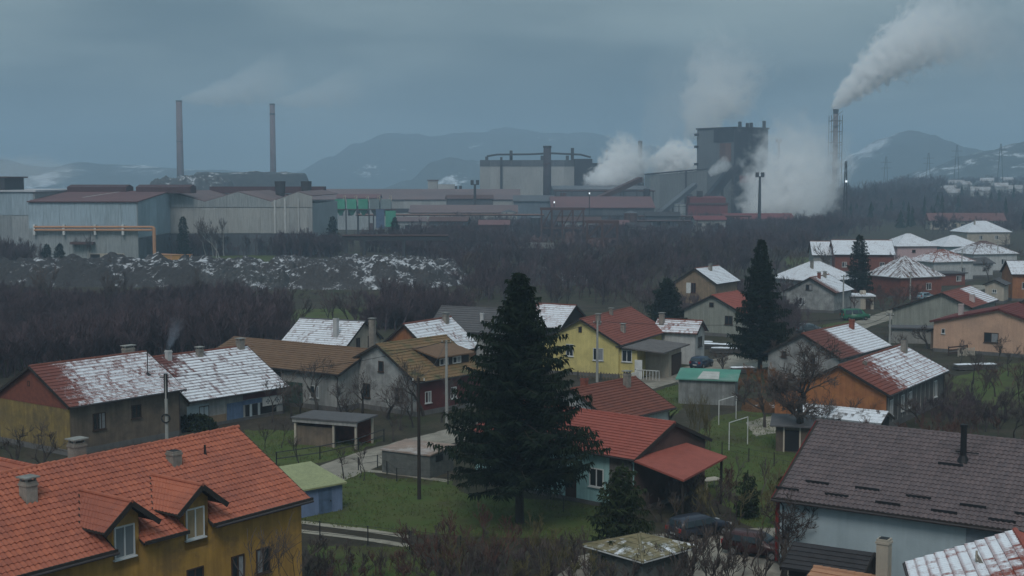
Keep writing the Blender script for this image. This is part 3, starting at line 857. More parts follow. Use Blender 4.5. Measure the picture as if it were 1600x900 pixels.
# ---- yellow house
A10 = 63.7
T10 = RM('snow_specks_red', (.25, .078, .055), (.19, .065, .05), cover=-.95, big=.5, cell=.3)
h10, w10 = house('yellow_house', 'bright yellow house with red tiled roof beside the gravel street', (12.1, 170.9), A10, 17.2, 5.4, 7.0, 4.05, YELLOW, T10, T_DKRED, hwl=6.2, zel=3.6, th=.4,
    wins=[('A', 1.5, 2.3, 1.0, 1.5), ('A', -2.3, 2.0, 1.35, 1.5), ('A', .1, 5.3, .45, .7, dict(fm=BROWNF, mull=0, sill=False))],
    chims=[(-3.4, -3.6, 5.9, dict(w=.5, d=.5)), (-6.4, -1.5, 7.3, dict(w=.5, d=.5)), (.3, -.5, 7.4, dict(w=.4, d=.4))], plinth=.4)
ax0, ax1, ay0, ay1 = -8.2, -.5, -10.4, -4.9                  # flat-roofed extension
q = MB(); q.box(ax0+.3, ax1-.3, ay0+3.2, ay1, 0, 3.45); ext = q.build('extension', YELLOW, h10)
Tx = Wall('A', -(ax0+.3))
window(ext, Tx, -5.9, 2.0, 1.3, 1.45); 
q = MB(); q.add([(ax0-.2, ay1+.3, 3.75), (ax0-.2, ay0-.4, 3.30), (ax1+1.6, ay0-.4, 3.30), (ax1+1.6, ay1+.3, 3.75), (ax0-.2, ay1+.3, 3.9), (ax0-.2, ay0-.4, 3.45), (ax1+1.6, ay0-.4, 3.45), (ax1+1.6, ay1+.3, 3.9)],
      [(0,1,2,3),(4,5,6,7),(0,1,5,4),(1,2,6,5),(2,3,7,6),(3,0,4,7)]); q.build('extension_roof', M('grey_sheet_roof', (.17, .155, .15), (.11, .10, .1), streak=.2), ext)
q = MB(); q.box(ax0+3.2, ax1, ay0+.2, ay0+3.19, 0, 3.25); q.build('porch_wall', CREAM, ext)
q = MB(); q.box(ax0+4.2, ax1+.02, ay0+.14, ay0+.21, .1, 2.6); q.build('garage_door', BROWNF, ext)
door(ext, Tx, -7.4, .95, 2.3, WHITE)
for i in range(8):
    MB().box(ax0+.2, ax0+.26, ay0+.3+i*.4, ay0+.36+i*.4, 0, 1.1).build('baluster', WHITE, ext)
MB().box(ax0+.18, ax0+.28, ay0+.3, ay0+3.2, 1.1, 1.18).build('handrail', WHITE, ext)
s10 = RM('snow_full_d', (.25, .08, .055), (.2, .07, .05), cover=1.0, gu=.25, u0=1.4, big=.1, line=.9)
h10b, w10b = house('white_gable_annex', 'small white annex with arched snowy gable behind the yellow house', at((12.1, 170.9), A10, 8.8, -6.8), A10 - 90, 6.2, 2.3, 5.6, 4.1, WHITER, s10, T_DKRED, gut=False, plinth=0, th=.4,
    wins=[('B', 0, 2.2, 1.6, 1.3, dict(fm=DARK))], chims=[(-2.2, -.9, 6.3, dict(w=.6, d=.6))])

# ---- sage house, tan house
h11, _ = house('sage_gable_house', 'sage grey rendered gable house with orange roof between the two dark firs', at(tuple(P(1112, 525).xy), 56, 4.6, 0), 56, 9.4, 5.3, 6.3, 3.75, SAGE, T_RED, T_DKRED,
    wins=[('A', .2, 4.4, .75, .75, dict(mull=0, sill=False, fm=BROWNF)), ('A', -2.7, 1.9, 1.3, 1.35, dict(fm=BROWNF))])
s12 = RM('snow_full_e', (.16, .08, .06), (.12, .07, .06), cover=1.1, big=.35, cell=.2, line=.3)
h12, _ = house('tan_gable_house', 'tan gabled house with white snow roof above the sage house', at((37.5, 258), 56.1, 0), 56.1, 10.5, 4.6, 7.2, 4.4, TANR, s12, T_DKRED,
    wins=[('A', .4, 2.5, 1.0, 1.9, dict(fm=MAROON))], chims=[(-.6, -1.0, 7.6, dict(w=.8, d=.5))])
q = MB(); wbox(q, Wall('A', 4.9), .95, 1.9, .0, .06, 2.4, 4.4); q.build('white_shutter', WHITE, h12)

# ---- patchy grey + orange houses at the right
A16 = 56.6
s16 = RM('snow_red_b', (.21, .062, .042), (.15, .05, .04), cover=.45, gu=-.17, u0=10.2, gv=.08, v0=2.0, big=.2, cell=.7, streaky=1.0, line=.9, cap=.4)
h16, w16 = house('orange_gable_house', 'house with broad orange brick gable and red roof striped with snow', (37.2, 137.7), A16, 20.0, 5.1, 6.0, 3.5, OLDWD, s16, T_DKRED, hwl=7.1, zel=2.5, gable=ORBRK, gz=.6,
    wins=[('R', -8.2, 1.2, .9, 1.6, dict(fm=WHITE, mull=2)), ('R', -4.6, 1.2, .9, 1.6, dict(fm=WHITE)), ('R', -2.2, 1.2, .9, 1.6, dict(fm=WHITE)), ('R', 6.5, 1.1, 1.1, 1.7, dict(fm=WHITE))], plinth=.6,
    chims=[(7.4, -1.0, 6.8, dict(w=.6, d=.6, cap='open')), (-5.0, -.9, 5.9, dict(w=.35, d=.35, cap='open'))])
for i in range(12):
    u = -9.2 + i * 1.5
    m = MB(); wbox(m, w16['R'], u, u+.12, .0, .05, .6, 3.1); m.build('batten', M('pale_batten', (.33, .32, .3)), h16)
lean, _ = house('snowy_leanto', 'low snow covered lean-to against the orange gable', at((37.2, 137.7), A16, -12.4, -1.4), A16 - 90, 8.6, 1.9, 2.3, 1.5, DARK, RM('snow_full_f', (.08, .06, .05), (.06, .05, .045), cover=.85, big=.4, line=.2), cat='lean-to', gut=False, plinth=0, th=.5)
s17 = RM('snow_red_c', (.17, .058, .045), (.13, .05, .04), cover=.4, gu=-.45, u0=8.6, big=.1, cell=.25, line=.55)
h17, _ = house('patchy_grey_house', 'house with blotched grey gable and half white red roof behind the orange gable', (38.6, 162.6), 53.4, 15.6, 4.9, 6.0, 3.4, PATCHY, s17, T_DKRED,
    wins=[('A', -1.5, 2.4, 1.0, 1.2, dict(fm=BROWNF)), ('A', 2.4, 3.0, .6, .7, dict(fm=BROWNF, mull=0)), ('R', 3, 1.3, 1, 1.2)], chims=[(4.8, -.9, 6.7, dict(w=.6, d=.5, mat=REDBRK, cap='open'))])

# ---- brown roof house (near right)
A18 = -33.1
mid18 = at((25.8, 84.8), A18, 3.4)
h18, w18 = house('brown_roof_house', 'pale blue walled house with dark brown tiled roof and black flue', mid18, A18, 20.0, 7.6, 8.0, 4.3, PALEBL, T_BR, slopes=(1,), ridge=False, plinth=.4, barge=M('red_barge', (.16, .02, .02)))
k18 = 3.7 / 7.6; a18 = math.atan(k18); S18 = 7.6 / math.cos(a18)
m = MB(); m.box(0, 20, 0, S18, -.14, 0)
sl18 = link('roof_slope', m.mesh('roof_slope', DARK), h18)
sl18.matrix_basis = Matrix(((-1,0,0,10),(0,-math.cos(a18),-math.sin(a18),0),(0,-math.sin(a18),math.cos(a18),8),(0,0,0,1)))
lay_tiles(sl18, 20.0, S18, .30, .40, .06, T_BR)
rt2 = MB().path([(0, 0, 0), (.42, 0, .02)], [.11, .13], 8).mesh('ridge_tile', T_BR)
for i in range(52): o = link('ridge_tile', rt2, h18); o.location = (-10 + i * .385, 0, 8.0)
def on18(x, y, dz=0): return (x - 3.4, y, 8 + k18 * y + dz)
for x, y in ((-4.31,-5.94),(-1.15,-5.93),(2.0,-6.08),(5.2,-6.23),(8.3,-6.35),(-2.75,-6.81),(.44,-6.94),(3.77,-7.0),(7.04,-7.1),(-5.91,-6.83),(3.0,-2.95)):
    a = Vector(on18(x-.75, y, .14)); b = Vector(on18(x+.75, y, .14))
    g_ = MB().bar(a, b, .05, .16); 
    for t in (.15, .85): p = a.lerp(b, t); g_.bar(p, p + Vector((0, .25, -.02)), .04, .04)
    g_.build('snow_guard', BLACK, h18)
x, y, z = on18(3.58, -2.32)
MB().path([(x,y,z-.1),(x,y,z+.35)], [.42,.2], 10).tube((x,y,z+.1),(x,y,z+2.1),.19,n=12).tube((x,y,z+2.1),(x,y,z+2.25),.23,n=12).build('flue', BLACK, h18)
MB().bar((x-.6,y+.5,z+.45),(x+.8,y+.5,z+.45),.06).build('flue_bracket', BLACK, h18)
MB().box(-10.0, 10.0, -7.68, -7.55, 4.14, 4.34).build('fascia', DARK, h18)
MB().tube((-10, -7.75, 4.2), (10, -7.75, 4.2), .075).build('gutter', GUT, h18)
q = MB(); wbox(q, w18['R'], 1.7, 9.6, .0, .05, .3, 4.0); q.build('grey_wall_panel', M('blue_grey_render', (.20, .235, .27)), h18)
q = MB(); wbox(q, w18['A'], -7.1, -6.2, .0, .3, .2, 4.3); q.build('red_wall_pier', M('red_render', (.18, .022, .02)), h18)
MB().path([(-9.4, -7.75, 4.15), (-9.4, -7.25, 3.8), (-9.4, -7.25, .1)], .05, 6).build('downpipe', BLACK, h18)

# ---- bottom right corner: snow roof, peach outbuilding, dark shed
s19 = RM('snow_red_d', (.26, .075, .055), (.2, .06, .045), cover=.45, gu=.12, u0=6.0, gv=.22, v0=2.2, big=.35, cell=.3, streaky=1.4, line=.6)
mid19 = at((22.3, 58.5), 78, -5)
h19, _ = house('corner_snow_house', 'snowy red tiled roof cut by the lower corner beside the brown roof', mid19, 78, 10, 4.65, 8.5, 6.75, CREAM, T_RED, s19, tw=.28, amp=.04, plinth=0)
MB().tube(*[(1.9, 2.0, 7.2), (1.9, 2.0, 8.3)], .05).tube((1.6, 2.0, 8.0), (2.2, 2.0, 8.0), .03).path([(1.9, 1.9, 7.75), (1.9, 1.75, 7.85)], [.1, .42], 12).build('satellite_dish', CREAM, h19)
h19b, _ = house('peach_outbuilding', 'low outbuilding with peach coloured roof and pale chimney at the lower edge', (16.2, 61.5), -34, 4.4, 2.1, 5.6, 5.0, CREAM, M('peach_sheet', (.42, .22, .13), (.34, .18, .11)), cat='outbuilding', plinth=0, gut=False, chims=[(1.3, -.4, 7.6, dict(w=.55, d=.55, cap='open', mat=CREAM))])
h19c, _ = house('dark_roof_shed', 'shed with dark felt roof below the pale blue wall', (18.4, 75.5), -30, 4.6, 2.4, 3.0, 2.1, DARK, M('dark_felt', (.045, .04, .042), (.03, .028, .03)), cat='shed', plinth=0, gut=False, ridge=False)

# ---- red roof house behind the spruce, dark red one above it
A20 = -40.9
h20, w20 = house('turquoise_house', 'turquoise house with red sheet roof half hidden by the tall spruce', (5.95, 103.9), A20, 16.2, 5.1, 6.0, 4.0, TURQ, T_RED, plinth=.3, th=.36, amp=0,
    wins=[('R', -5.2, 1.4, 1.3, 1.4), ('R', -1.6, 1.4, 1.3, 1.4), ('R', 4.4, 1.4, 1.3, 1.4)])
door(h20, w20['R'], 2.0, 1.0, 2.2, BROWNF)
MB().prism([(-4.62, .3), (4.62, .3), (4.62, 4.02), (0, 5.84), (-4.62, 4.02)], 7.76, 7.82).build('end_wall', M('dark_brick', (.10, .06, .05)), h20)
m = MB(); wbox(m, w20['R'], 5.6, 7.6, .0, .05, .3, 3.9); m.build('dark_wall_panel', OLDWD, h20)  # added panel, darkens the turquoise wall end behind the young pine
inv = Matrix.Rotation(-R(A20), 4, 'Z') @ Matrix.Translation((-5.95, -103.9, 0))
cp = [inv @ Vector(q) for q in (P(986, 720, 3.9), P(1068, 753, 3.1), P(1136, 716, 3.4), P(1054, 688, 4.2))]
q = MB(); q.add(cp + [c + Vector((0,0,.14)) for c in cp], [(0,1,2,3),(4,5,6,7),(0,1,5,4),(1,2,6,5),(2,3,7,6),(3,0,4,7)])
can = q.build('canopy', T_RED, h20)
for i in (1, 2):
    p = cp[i].lerp(cp[(i+2) % 4], .06); MB().box(p.x-.07, p.x+.07, p.y-.07, p.y+.07, 0, p.z-.02).build('post', DARK, can)
h21, w21 = house('dark_red_roof_house', 'small house with weathered dark red roof above the turquoise house', at((8.7, 118.8), 48.9, -.8), 48.9, 9.4, 4.45, 6.0, 3.66, WHITER, T_DKRED, th=.36,
    wins=[('R', 2.6, 1.2, 1.1, 1.3), ('R', -2, 1.2, 1.1, 1.3)], chims=[(2.2, -.9, 6.7, dict(w=.55, d=.5)), (-2.6, .2, 6.7, dict(w=.5, d=.5, mat=REDBRK, cap='open'))])

# ---- far right cluster
sF = lambda n, cov, **k: RM(n, (.17, .075, .06), (.13, .065, .055), cover=cov, **{**dict(big=.25, cell=.25, line=.35, th=.4), **k})
h13, _ = house('white_gable_house', 'white gable house with part bare red part white roof beside the green van', at(tuple(P(1264, 488).xy), 57, 5.0), 57, 10, 4.9, 6.3, 3.7, PATCHY, sF('snow_half_e', .35, gu=-.3, u0=6.8), T_DKRED,
    wins=[('A', .2, 4.0, 1.2, 1.0, dict(fm=BROWNF)), ('A', 1.5, 1.3, 1.1, 1.3)], chims=[(-1.8, -.6, 7.0, dict(w=.5, d=.5, mat=REDBRK)), (1.2, -.6, 6.9, dict(w=.5, d=.5))])
hip_house('snow_hip_house', 'large white hipped snow roof behind the white gable house', PD(1272, 440, 272).xy, 30, 13, 12, 7.3, 4.0, GREYR, sF('snow_hip_a', 1.3), ridge=3, chims=[(-2.5, -2.0, 7.6)])
p = PD(1345, 420, 350)
house('brick_row_house', 'long brick house with white snow roof behind the middle fir', (p.x, p.y), -6, 15.5, 6.0, 8.2, 4.7, REDBRK, sF('snow_full_g', 1.6, line=.2), T_DKRED, wins=[('B', 0, 3.6, 1.8, 1.6), ('R', -5, 1.5, 1.2, 1.3), ('R', 0, 1.5, 1.2, 1.3), ('R', 4.5, 1.5, 1.2, 1.3)])
p = PD(1287, 425, 356)
house('snow_roof_wing', 'lower snow roofed wing with grey wall left of the brick house', (p.x, p.y), -6, 7.5, 5.5, 7.6, 4.2, GREYR, sF('snow_full_h', 1.6, line=.2), T_DKRED, wins=[('R', 1.5, 1.5, 1.6, 1.6)])
hip_house('pink_house', 'pink house with grey white hipped roof', PD(1418, 415, 362).xy, 12, 12.5, 11, 9.3, 6.3, PINK, sF('snow_hip_b', .75), ridge=1.5, wins=[('R', -1, 4.6, 1.0, .7, dict(fm=BROWNF)), ('R', 3, 2.0, 1.2, 1.4)])
hip_house('blue_grey_hip_house', 'house with white hipped roof and blue grey wall right of the pink house', PD(1488, 408, 395).xy, 14, 13.5, 12, 7.5, 4.6, M('steel_blue_render', (.22, .29, .31), streak=.3), sF('snow_hip_c', 1.2), ridge=1.5, wins=[('R', 0, 2.2, 1.3, 1.4)])
hip_house('farthest_hip_house', 'farthest village house with broad white hipped roof', PD(1532, 375, 490).xy, 8, 17.5, 13, 8.8, 5.0, CREAM, sF('snow_hip_d', 1.1), ridge=4, wins=[('R', -3, 2.4, 1.3, 1.4), ('R', 3, 2.4, 1.3, 1.4)], chims=[(-3.5, -2, 9.2)])
s_e = RM('snow_streaks_hip', (.15, .085, .07), (.11, .07, .06), cover=.12, big=.2, cell=.3, streaky=2.4, line=.5, th=.4)
hip_house('brick_hip_house', 'brick red house with snow streaked brown hipped roof', PD(1412, 460, 276).xy, 26, 11.8, 11.0, 8.2, 4.3, REDBRK, s_e, ridge=.6, wins=[('B', 0, 1.6, 1.4, 1.5), ('R', 2, 1.6, 1.3, 1.4)])
hip_house('two_tone_hip_house', 'house with red and white hipped roof above its grey porch', PD(1470, 442, 318).xy, 22, 12.5, 9.5, 7.4, 4.8, WHITER, RM('snow_hip_e', (.25, .09, .065), (.19, .075, .055), cover=.1, gv=.18, v0=2.4, big=.3, streaky=1.4, th=.4), ridge=1.5, wins=[('R', 3, 2.0, 1.3, 1.4)])
p = PD(1478, 445, 306)
m = thing('brick_porch_block', 'low brick red block with flat grey roof below the two tone roof', 'outbuilding', (p.x, p.y, 0), R(14)); HOUSES.append((p.xy, 14, 8, 3, 3))
MB().box(-3.2, 3.2, -2.6, 2.6, 0, 2.7).build('wall', REDBRK, m); MB().box(-3.7, 3.7, -3.1, 3.1, 2.7, 2.95).build('roof', T_GREY, m); window(m, Wall('R', 2.6), 1.6, 1.0, 1.2, 1.2)
hip_house('white_hip_house', 'white walled house with brown and white hipped roof beside two poles', PD(1535, 425, 352).xy, 16, 14, 11.5, 7.8, 4.8, WHITER, RM('snow_hip_f', (.15, .085, .075), (.11, .07, .06), cover=.25, gv=.25, v0=3.2, big=.3, th=.4), ridge=2, wins=[('R', -2, 2.0, 1.3, 1.4), ('R', 2.5, 2.0, 1.3, 1.4)])
p = PD(1523, 440, 332)
house('low_white_house', 'low white gabled house below the white hip roofed house', (p.x, p.y), 20, 7.0, 3.2, 4.6, 3.4, WHITER, T_GREY, wins=[('R', .5, 1.6, .9, .8, dict(fm=BROWNF))], gut=False)
p = PD(1610, 465, 268)
house('orange_wall_house', 'orange walled house with thin snow roof at the picture edge', (p.x, p.y), -4, 10, 4.0, 7.8, 5.3, ORBRK, sF('snow_edge_a', .9, cell=.5), T_GREY, wins=[('R', -2.2, 2.4, 1.2, 1.3)])
p = PD(1557, 470, 262)
house('cream_garage', 'narrow cream garage with dark roof left of the orange walled house', (p.x, p.y), 60, 5.5, 2.2, 4.6, 3.6, CREAM, T_GREY, cat='garage', gut=False, wins=[('A', 0, 2.0, .8, .7)])
p = PD(1333, 487, 250)
m = thing('flat_garage', 'cream flat roofed garage with snow on top by the green van', 'garage', (p.x, p.y, 0), R(-4)); HOUSES.append((p.xy, -4, 8, 3, 3))
MB().box(-3.3, 3.3, -2.3, 2.3, 0, 2.4).build('wall', CREAM, m); MB().box(-3.6, 3.6, -2.7, 2.6, 2.4, 2.62).build('roof', M('flat_snow', SNOW, (.6, .62, .66)), m)
q = MB(); wbox(q, Wall('R', 2.3), -2.9, .9, 0, .05, .05, 2.15); q.build('garage_door', GREYR, m); door(m, Wall('R', 2.3), 2.3, .9, 2.0, BROWNF); MB().box(1.2, 2.2, -.5, .5, 2.62, 3.3).build('chimney', CREAM, m)
A14 = 56.8
h14, _ = house('olive_gable_house', 'wide olive grey gable house with red and white roof on the upper street', (71, 214), A14, 16.6, 4.6, 6.5, 4.4, SAGE, RM('snow_half_f', (.24, .072, .052), (.18, .06, .045), cover=.3, gu=-.5, u0=6.2, big=.1, cell=.3), T_DKRED, hwl=8.2, zel=3.5, wins=[('A', 3.2, 1.6, .1, .1)][:0], chims=[(-3.5, -3.4, 6.0, dict(w=.7, d=.7, mat=M('pink_chimney', (.5, .42, .4)), cap='open'))])
p = P(1560, 557)
h15, w15 = house('peach_house', 'peach rendered house with maroon roof and one dark framed window', at(tuple(p.xy), 56, 6.2, .2), 56, 12.4, 6.0, 6.5, 4.6, PEACH, RM('maroon_tiles', (.17, .04, .035), (.12, .035, .03), cover=-9), hwl=9.2, zel=4.3, wins=[('A', .9, 1.8, 1.9, 1.35, dict(fm=BROWNF)), ('A', 7.4, 2.6, .5, .7, dict(fm=WHITE, mull=0))], barge=MAROON, chims=[(-4.6, 5.4, 6.8, dict(w=.6, d=.6, mat=MATS['pink_chimney'], cap='open'))])
p = P(1620, 500, 4)
house('maroon_roof_house', 'red roof rising behind the peach house', at((p.x, p.y), 56, 5, 0), 56, 13, 5.5, 7.6, 5.0, PEACH, T_RED, RM('wine_tiles', (.22, .045, .04), (.16, .04, .035), cover=-9), wins=[('R', 0, 2, 1.2, 1.2)])
p = P(1475, 547)
house('peach_shed', 'little peach shed with snowy roof in front of the peach house', at(tuple(p.xy), 50, 2.0), 50, 4.4, 2.5, 3.7, 2.5, PEACH, sF('snow_shed', 1.2, line=.6), T_GREY, cat='shed', gut=False, plinth=0, wins=[('A', 0, .9, .1, .1)][:0])
p = P(1435, 535)
m = thing('grey_lean_sheds', 'row of low grey sheds with flat roof left of the peach shed', 'shed', (p.x, p.y, 0), R(-12)); HOUSES.append((p.xy, -12, 9, 3, 3))
MB().box(-4, 4, -1.6, 1.6, 0, 2.2).build('wall', CONC, m); MB().box(-4.3, 4.3, -2, 1.9, 2.2, 2.36).build('roof', T_GREY, m); door(m, Wall('R', 1.6), 2.6, 1.4, 1.9, DARK)
p = P(1500, 512)
m = thing('snow_flat_shed', 'low shed with flat white snow roof between olive gable and peach house', 'shed', (p.x, p.y, 0), R(-6)); HOUSES.append((p.xy, -6, 6, 3, 3))
MB().box(-2.6, 2.6, -1.8, 1.8, 0, 2.5).build('wall', SAGE, m); MB().box(-2.9, 2.9, -2.3, 2.1, 2.5, 2.7).build('roof', MATS['flat_snow'], m)
# ------------------------------------------------------------------ sheds and small structures
def shed_box(name, label, c, ang, w, d, h, wall, roof, drop=.25, ov=.3, cat='shed', thick=.12):
    """mono-pitch shed: w along local x, d deep, roof falling towards local -y"""
    r = thing(name, label, cat, (c[0], c[1], 0), R(ang)); HOUSES.append((Vector(c[:2]), ang, w, d/2, d/2))
    MB().prism([(-d/2, 0), (d/2, 0), (d/2, h), (-d/2, h - drop)], -w/2, w/2).build('wall', wall, r)
    k = drop / d; y0, y1 = -d/2 - ov, d/2 + ov
    z = lambda y: h - drop/2 + k * y + .003
    q = MB(); q.add([(-w/2-ov, y0, z(y0)), (w/2+ov, y0, z(y0)), (w/2+ov, y1, z(y1)), (-w/2-ov, y1, z(y1))] + [(-w/2-ov, y0, z(y0)+thick), (w/2+ov, y0, z(y0)+thick), (w/2+ov, y1, z(y1)+thick), (-w/2-ov, y1, z(y1)+thick)],
          [(0,1,2,3),(4,5,6,7),(0,1,5,4),(1,2,6,5),(2,3,7,6),(3,0,4,7)])
    q.build('roof', roof, r)
    return r
STONE = M('grey_block_wall', (.13, .135, .125), (.085, .09, .085), scale=2.2, bump=.6, bscale=5)
SLABR = M('rusty_slab_roof', (.28, .20, .16), (.19, .15, .13), scale=.9, dirt=(.45, .45, .45), dirt_amt=.5)
a_, b_ = P(597, 738).xy, P(672, 748).xy
s1c = (a_ + b_) / 2; dv = (b_ - a_).normalized(); s1c = s1c + Vector((-dv.y, dv.x)) * 1.75
s1 = shed_box('block_shed', 'grey block shed with rusty slab roof beside the lawn', s1c, math.degrees(math.atan2(dv.y, dv.x)), (b_-a_).length, 3.5, 2.05, STONE, SLABR, .2, .12)
m = MB(); wbox(m, Wall('B', (b_-a_).length/2), -.9, .1, 0, .04, 1.2, 1.7); m.build('opening', BLACK, s1)
LIME = M('lime_sheet_roof', (.30, .32, .17), (.25, .27, .15), scale=.5, streak=.3)
p = P(490, 800)
s2_ = shed_box('lime_roof_shed', 'blue boarded shed with lime green roof behind the dormer house', at((p.x, p.y), 42, -1.2, 1.2), 42, 6.2, 4.2, 2.7, BLUESH, LIME, .7, .25)
door(s2_, Wall('R', 2.1), 1.6, 1.1, 1.75, BLUEW)
# open store with pale edge beam
p = P(530, 694)
s3_ = thing('open_store', 'low open fronted store with grey slab roof and pale edge beam', 'shed', (p.x, p.y, 0), R(-22)); HOUSES.append((p.xy, -22, 6, 3, 3))
MB().box(-3.6, .3, -1.5, -1.35, 0, 1.75).build('wall', BROWNR, s3_); MB().box(-3.6, 2.6, 1.6, 1.75, 0, 2.2).build('rear_wall', REDBRK, s3_); MB().box(-3.6, -3.45, -1.35, 1.6, 0, 2.1).build('end_wall', BROWNR, s3_)
MB().box(-3.9, 2.9, -1.9, 2.1, 2.42, 2.56).build('roof', T_GREY, s3_); MB().box(-3.8, 2.8, -1.82, -1.66, 2.1, 2.415).build('edge_beam', M('pale_beam', (.36, .35, .34), streak=.5), s3_)
for x, y in ((.35, -1.6), (2.6, -1.6), (2.6, 1.5), (-3.6, -1.6)): MB().box(x-.09, x+.09, y-.09, y+.09, 0, 2.41).build('post', CREAM, s3_)
# green roofed concrete store
GREENR = M('green_sheet_roof', (.085, .25, .19), (.07, .20, .16), scale=.5, dirt=(.2, .26, .23), dirt_amt=.5)
p = P(1104, 632)
s4_ = shed_box('green_roof_store', 'grey concrete store with faded green sheet roof', at((p.x, p.y), -14, 0, 1.8), -14, 6.0, 3.8, 3.15, M('wet_concrete', (.27, .28, .27), (.16, .165, .16), streak=.7), GREENR, .5, .3)
q = MB(); q.add([(-1.0, -2.08, 2.80), (1.3, -2.08, 2.80), (1.1, .9, 3.19), (-.7, .9, 3.19)], [(0,1,2,3)]); q.build('bleached_sheet', M('bleached_sheet', (.5, .5, .47)), s4_)
p = P(1228, 706)
s5_ = shed_box('garden_kiosk', 'narrow garden hut with grey roof under the big bare tree', at((p.x, p.y), -14, .6, 1.2), -14, 3.0, 2.4, 2.7, BROWNR, T_GREY, .35, .5)
m = MB(); wbox(m, Wall('R', 1.2), -.7, .5, 0, .05, .1, 1.95); m.build('opening', BLACK, s5_)
for u in (-.8, .6):
    m = MB(); wbox(m, Wall('R', 1.2), u-.06, u+.06, .05, .12, 0, 2.2); m.build('post', CREAM, s5_)
# low pyramid roof by the lower edge
p = P(1000, 853, 2.3)
pyr, _ = hip_house('pyramid_roof_shed', 'low shed with patchy moss and snow pyramid roof at the lower edge', (p.x, p.y), 42, 4.8, 4.8, 3.0, 2.3, STONE, RM('mossy_patchy', (.26, .22, .13), (.10, .09, .05), cover=-.35, big=.6, moss=(.06, .065, .03), line=.1), cat='shed', ridge=.2, ov=.4, plinth=0, th=.5)
# garden frames
def frame_thing(pa, pb, h, label):
    a, b = P(*pa), P(*pb)
    r = thing('drying_frame', label, 'frame', a, 0, 'white drying frames'); d = b - a
    for q in (Vector(), d): MB().tube(q, q + Vector((0, 0, h)), .045).build('post', WHITE, r)
    MB().tube((0, 0, h), d + Vector((0, 0, h)), .045).build('crossbar', WHITE, r)
frame_thing((1123, 664), (1150, 655), 2.4, 'white metal drying frame beside the green roofed store')
frame_thing((1139, 704), (1168, 694), 2.5, 'nearer white metal drying frame on the lawn')

# ------------------------------------------------------------------ poles and wires
TOPS = {}
def pole(key, px, base, h, kind, label, d=None):
    p = P(px, base) if d is None else PD(px, 400, d); p.z = 0
    r = thing('utility_pole', label, 'pole', p, 0, 'utility poles')
    if kind == 'wood':
        MB().path([(0,0,0),(0,0,h)], [.15,.10], 10).build('shaft', DARK, r)
    else:
        MB().path([(0,0,0),(0,0,h)], [.17,.11], 8).build('shaft', M('pole_concrete', (.36, .36, .34), (.27, .27, .26), streak=.3), r)
    MB().bar((-.5, 0, h-.25), (.5, 0, h-.25), .08).build('crossarm', DARK, r)
    for x in (-.42, 0, .42): MB().tube((x,0,h-.2),(x,0,h-.02),.045,n=6).build('insulator', WHITE, r)
    TOPS[key] = p + Vector((0, 0, h - .05))
    return r
pole('a', 655, 780, 9.2, 'wood', 'tall dark wooden pole on the lawn left of the spruce')
pole('b', 698, 665, 8.4, 'conc', 'concrete pole in front of the maroon clad wall')
rp = pole('c', 262, 740, 8.2, 'conc', 'concrete pole with a coil of cable in front of the yellow gable house')
MB().path([(.34*math.cos(t*.4), -.2, 4.6+.34*math.sin(t*.4)) for t in range(17)], .06, 6).build('cable_coil', BLACK, rp)
MB().bar((0, 0, 6.2), (0, 0, 8.25), .28, .2).build('black_cap', BLACK, rp)
pole('d', 933, 597, 7.3, 'conc', 'concrete pole in front of the yellow gable')
pole('e', 1393, 0, 6.8, 'conc', 'concrete pole behind the snow striped roof', 172)
pole('f', 1317, 496, 7.4, 'conc', 'concrete pole beside the green van')
pole('g', 1422, 468, 5.6, 'conc', 'concrete pole in front of the brick hip roofed house')
pole('h', 1502, 443, 8.0, 'conc', 'concrete pole by the low brick block')
pole('i', 1558, 425, 8.0, 'conc', 'concrete pole before the white hip roofed house')
def wire(a, b, sag, label):
    pts = [a.lerp(b, t/12) - Vector((0,0, sag * 4 * (t/12) * (1 - t/12))) for t in range(13)]
    o = MB().path([p - a for p in pts], .022, 4).build('power_line', BLACK, loc=a)
    tag(o, label, 'power line', 'power lines between the poles')
wire(TOPS['a'], TOPS['b'], .6, 'thin wire between the wooden pole and the pole by the maroon wall')
wire(TOPS['b'], TOPS['d'], .8, 'thin wire passing behind the tall spruce')
wire(TOPS['d'], TOPS['e'], .9, 'thin wire over the grey extension roof')
wire(TOPS['e'], TOPS['f'], .8, 'thin wire rising towards the green van')
wire(TOPS['f'], TOPS['h'], .8, 'thin wire along the upper street')
wire(TOPS['h'], TOPS['i'], .5, 'thin wire between the two farthest village poles')
wire(TOPS['d'], Vector((*at((12.1, 170.9), 63.7, -8.2, -1.0), 6.2)), .3, 'service wire from the pole to the yellow gable')
wire(TOPS['b'], Vector((*at((-10.6, 141.9), 49.7, -5.0, -.5), 6.4)), .3, 'service wire from the pole to the pale grey gable')
wire(TOPS['c'], Vector((*at((-39.0, 123.2), 53.3, 5.5, -5.2), 4.6)), .3, 'service wire from the coil pole to the snowy red roof')
wire(TOPS['e'], Vector((*at((38.6, 162.6), 53.4, 7, -1), 5.8)), .3, 'service wire from the pole to the half white roof')
wire(TOPS['g'], TOPS['h'], .5, 'thin wire over the upper street')
wire(TOPS['c'], TOPS['b'], 1.0, 'thin wire over the tan roof')

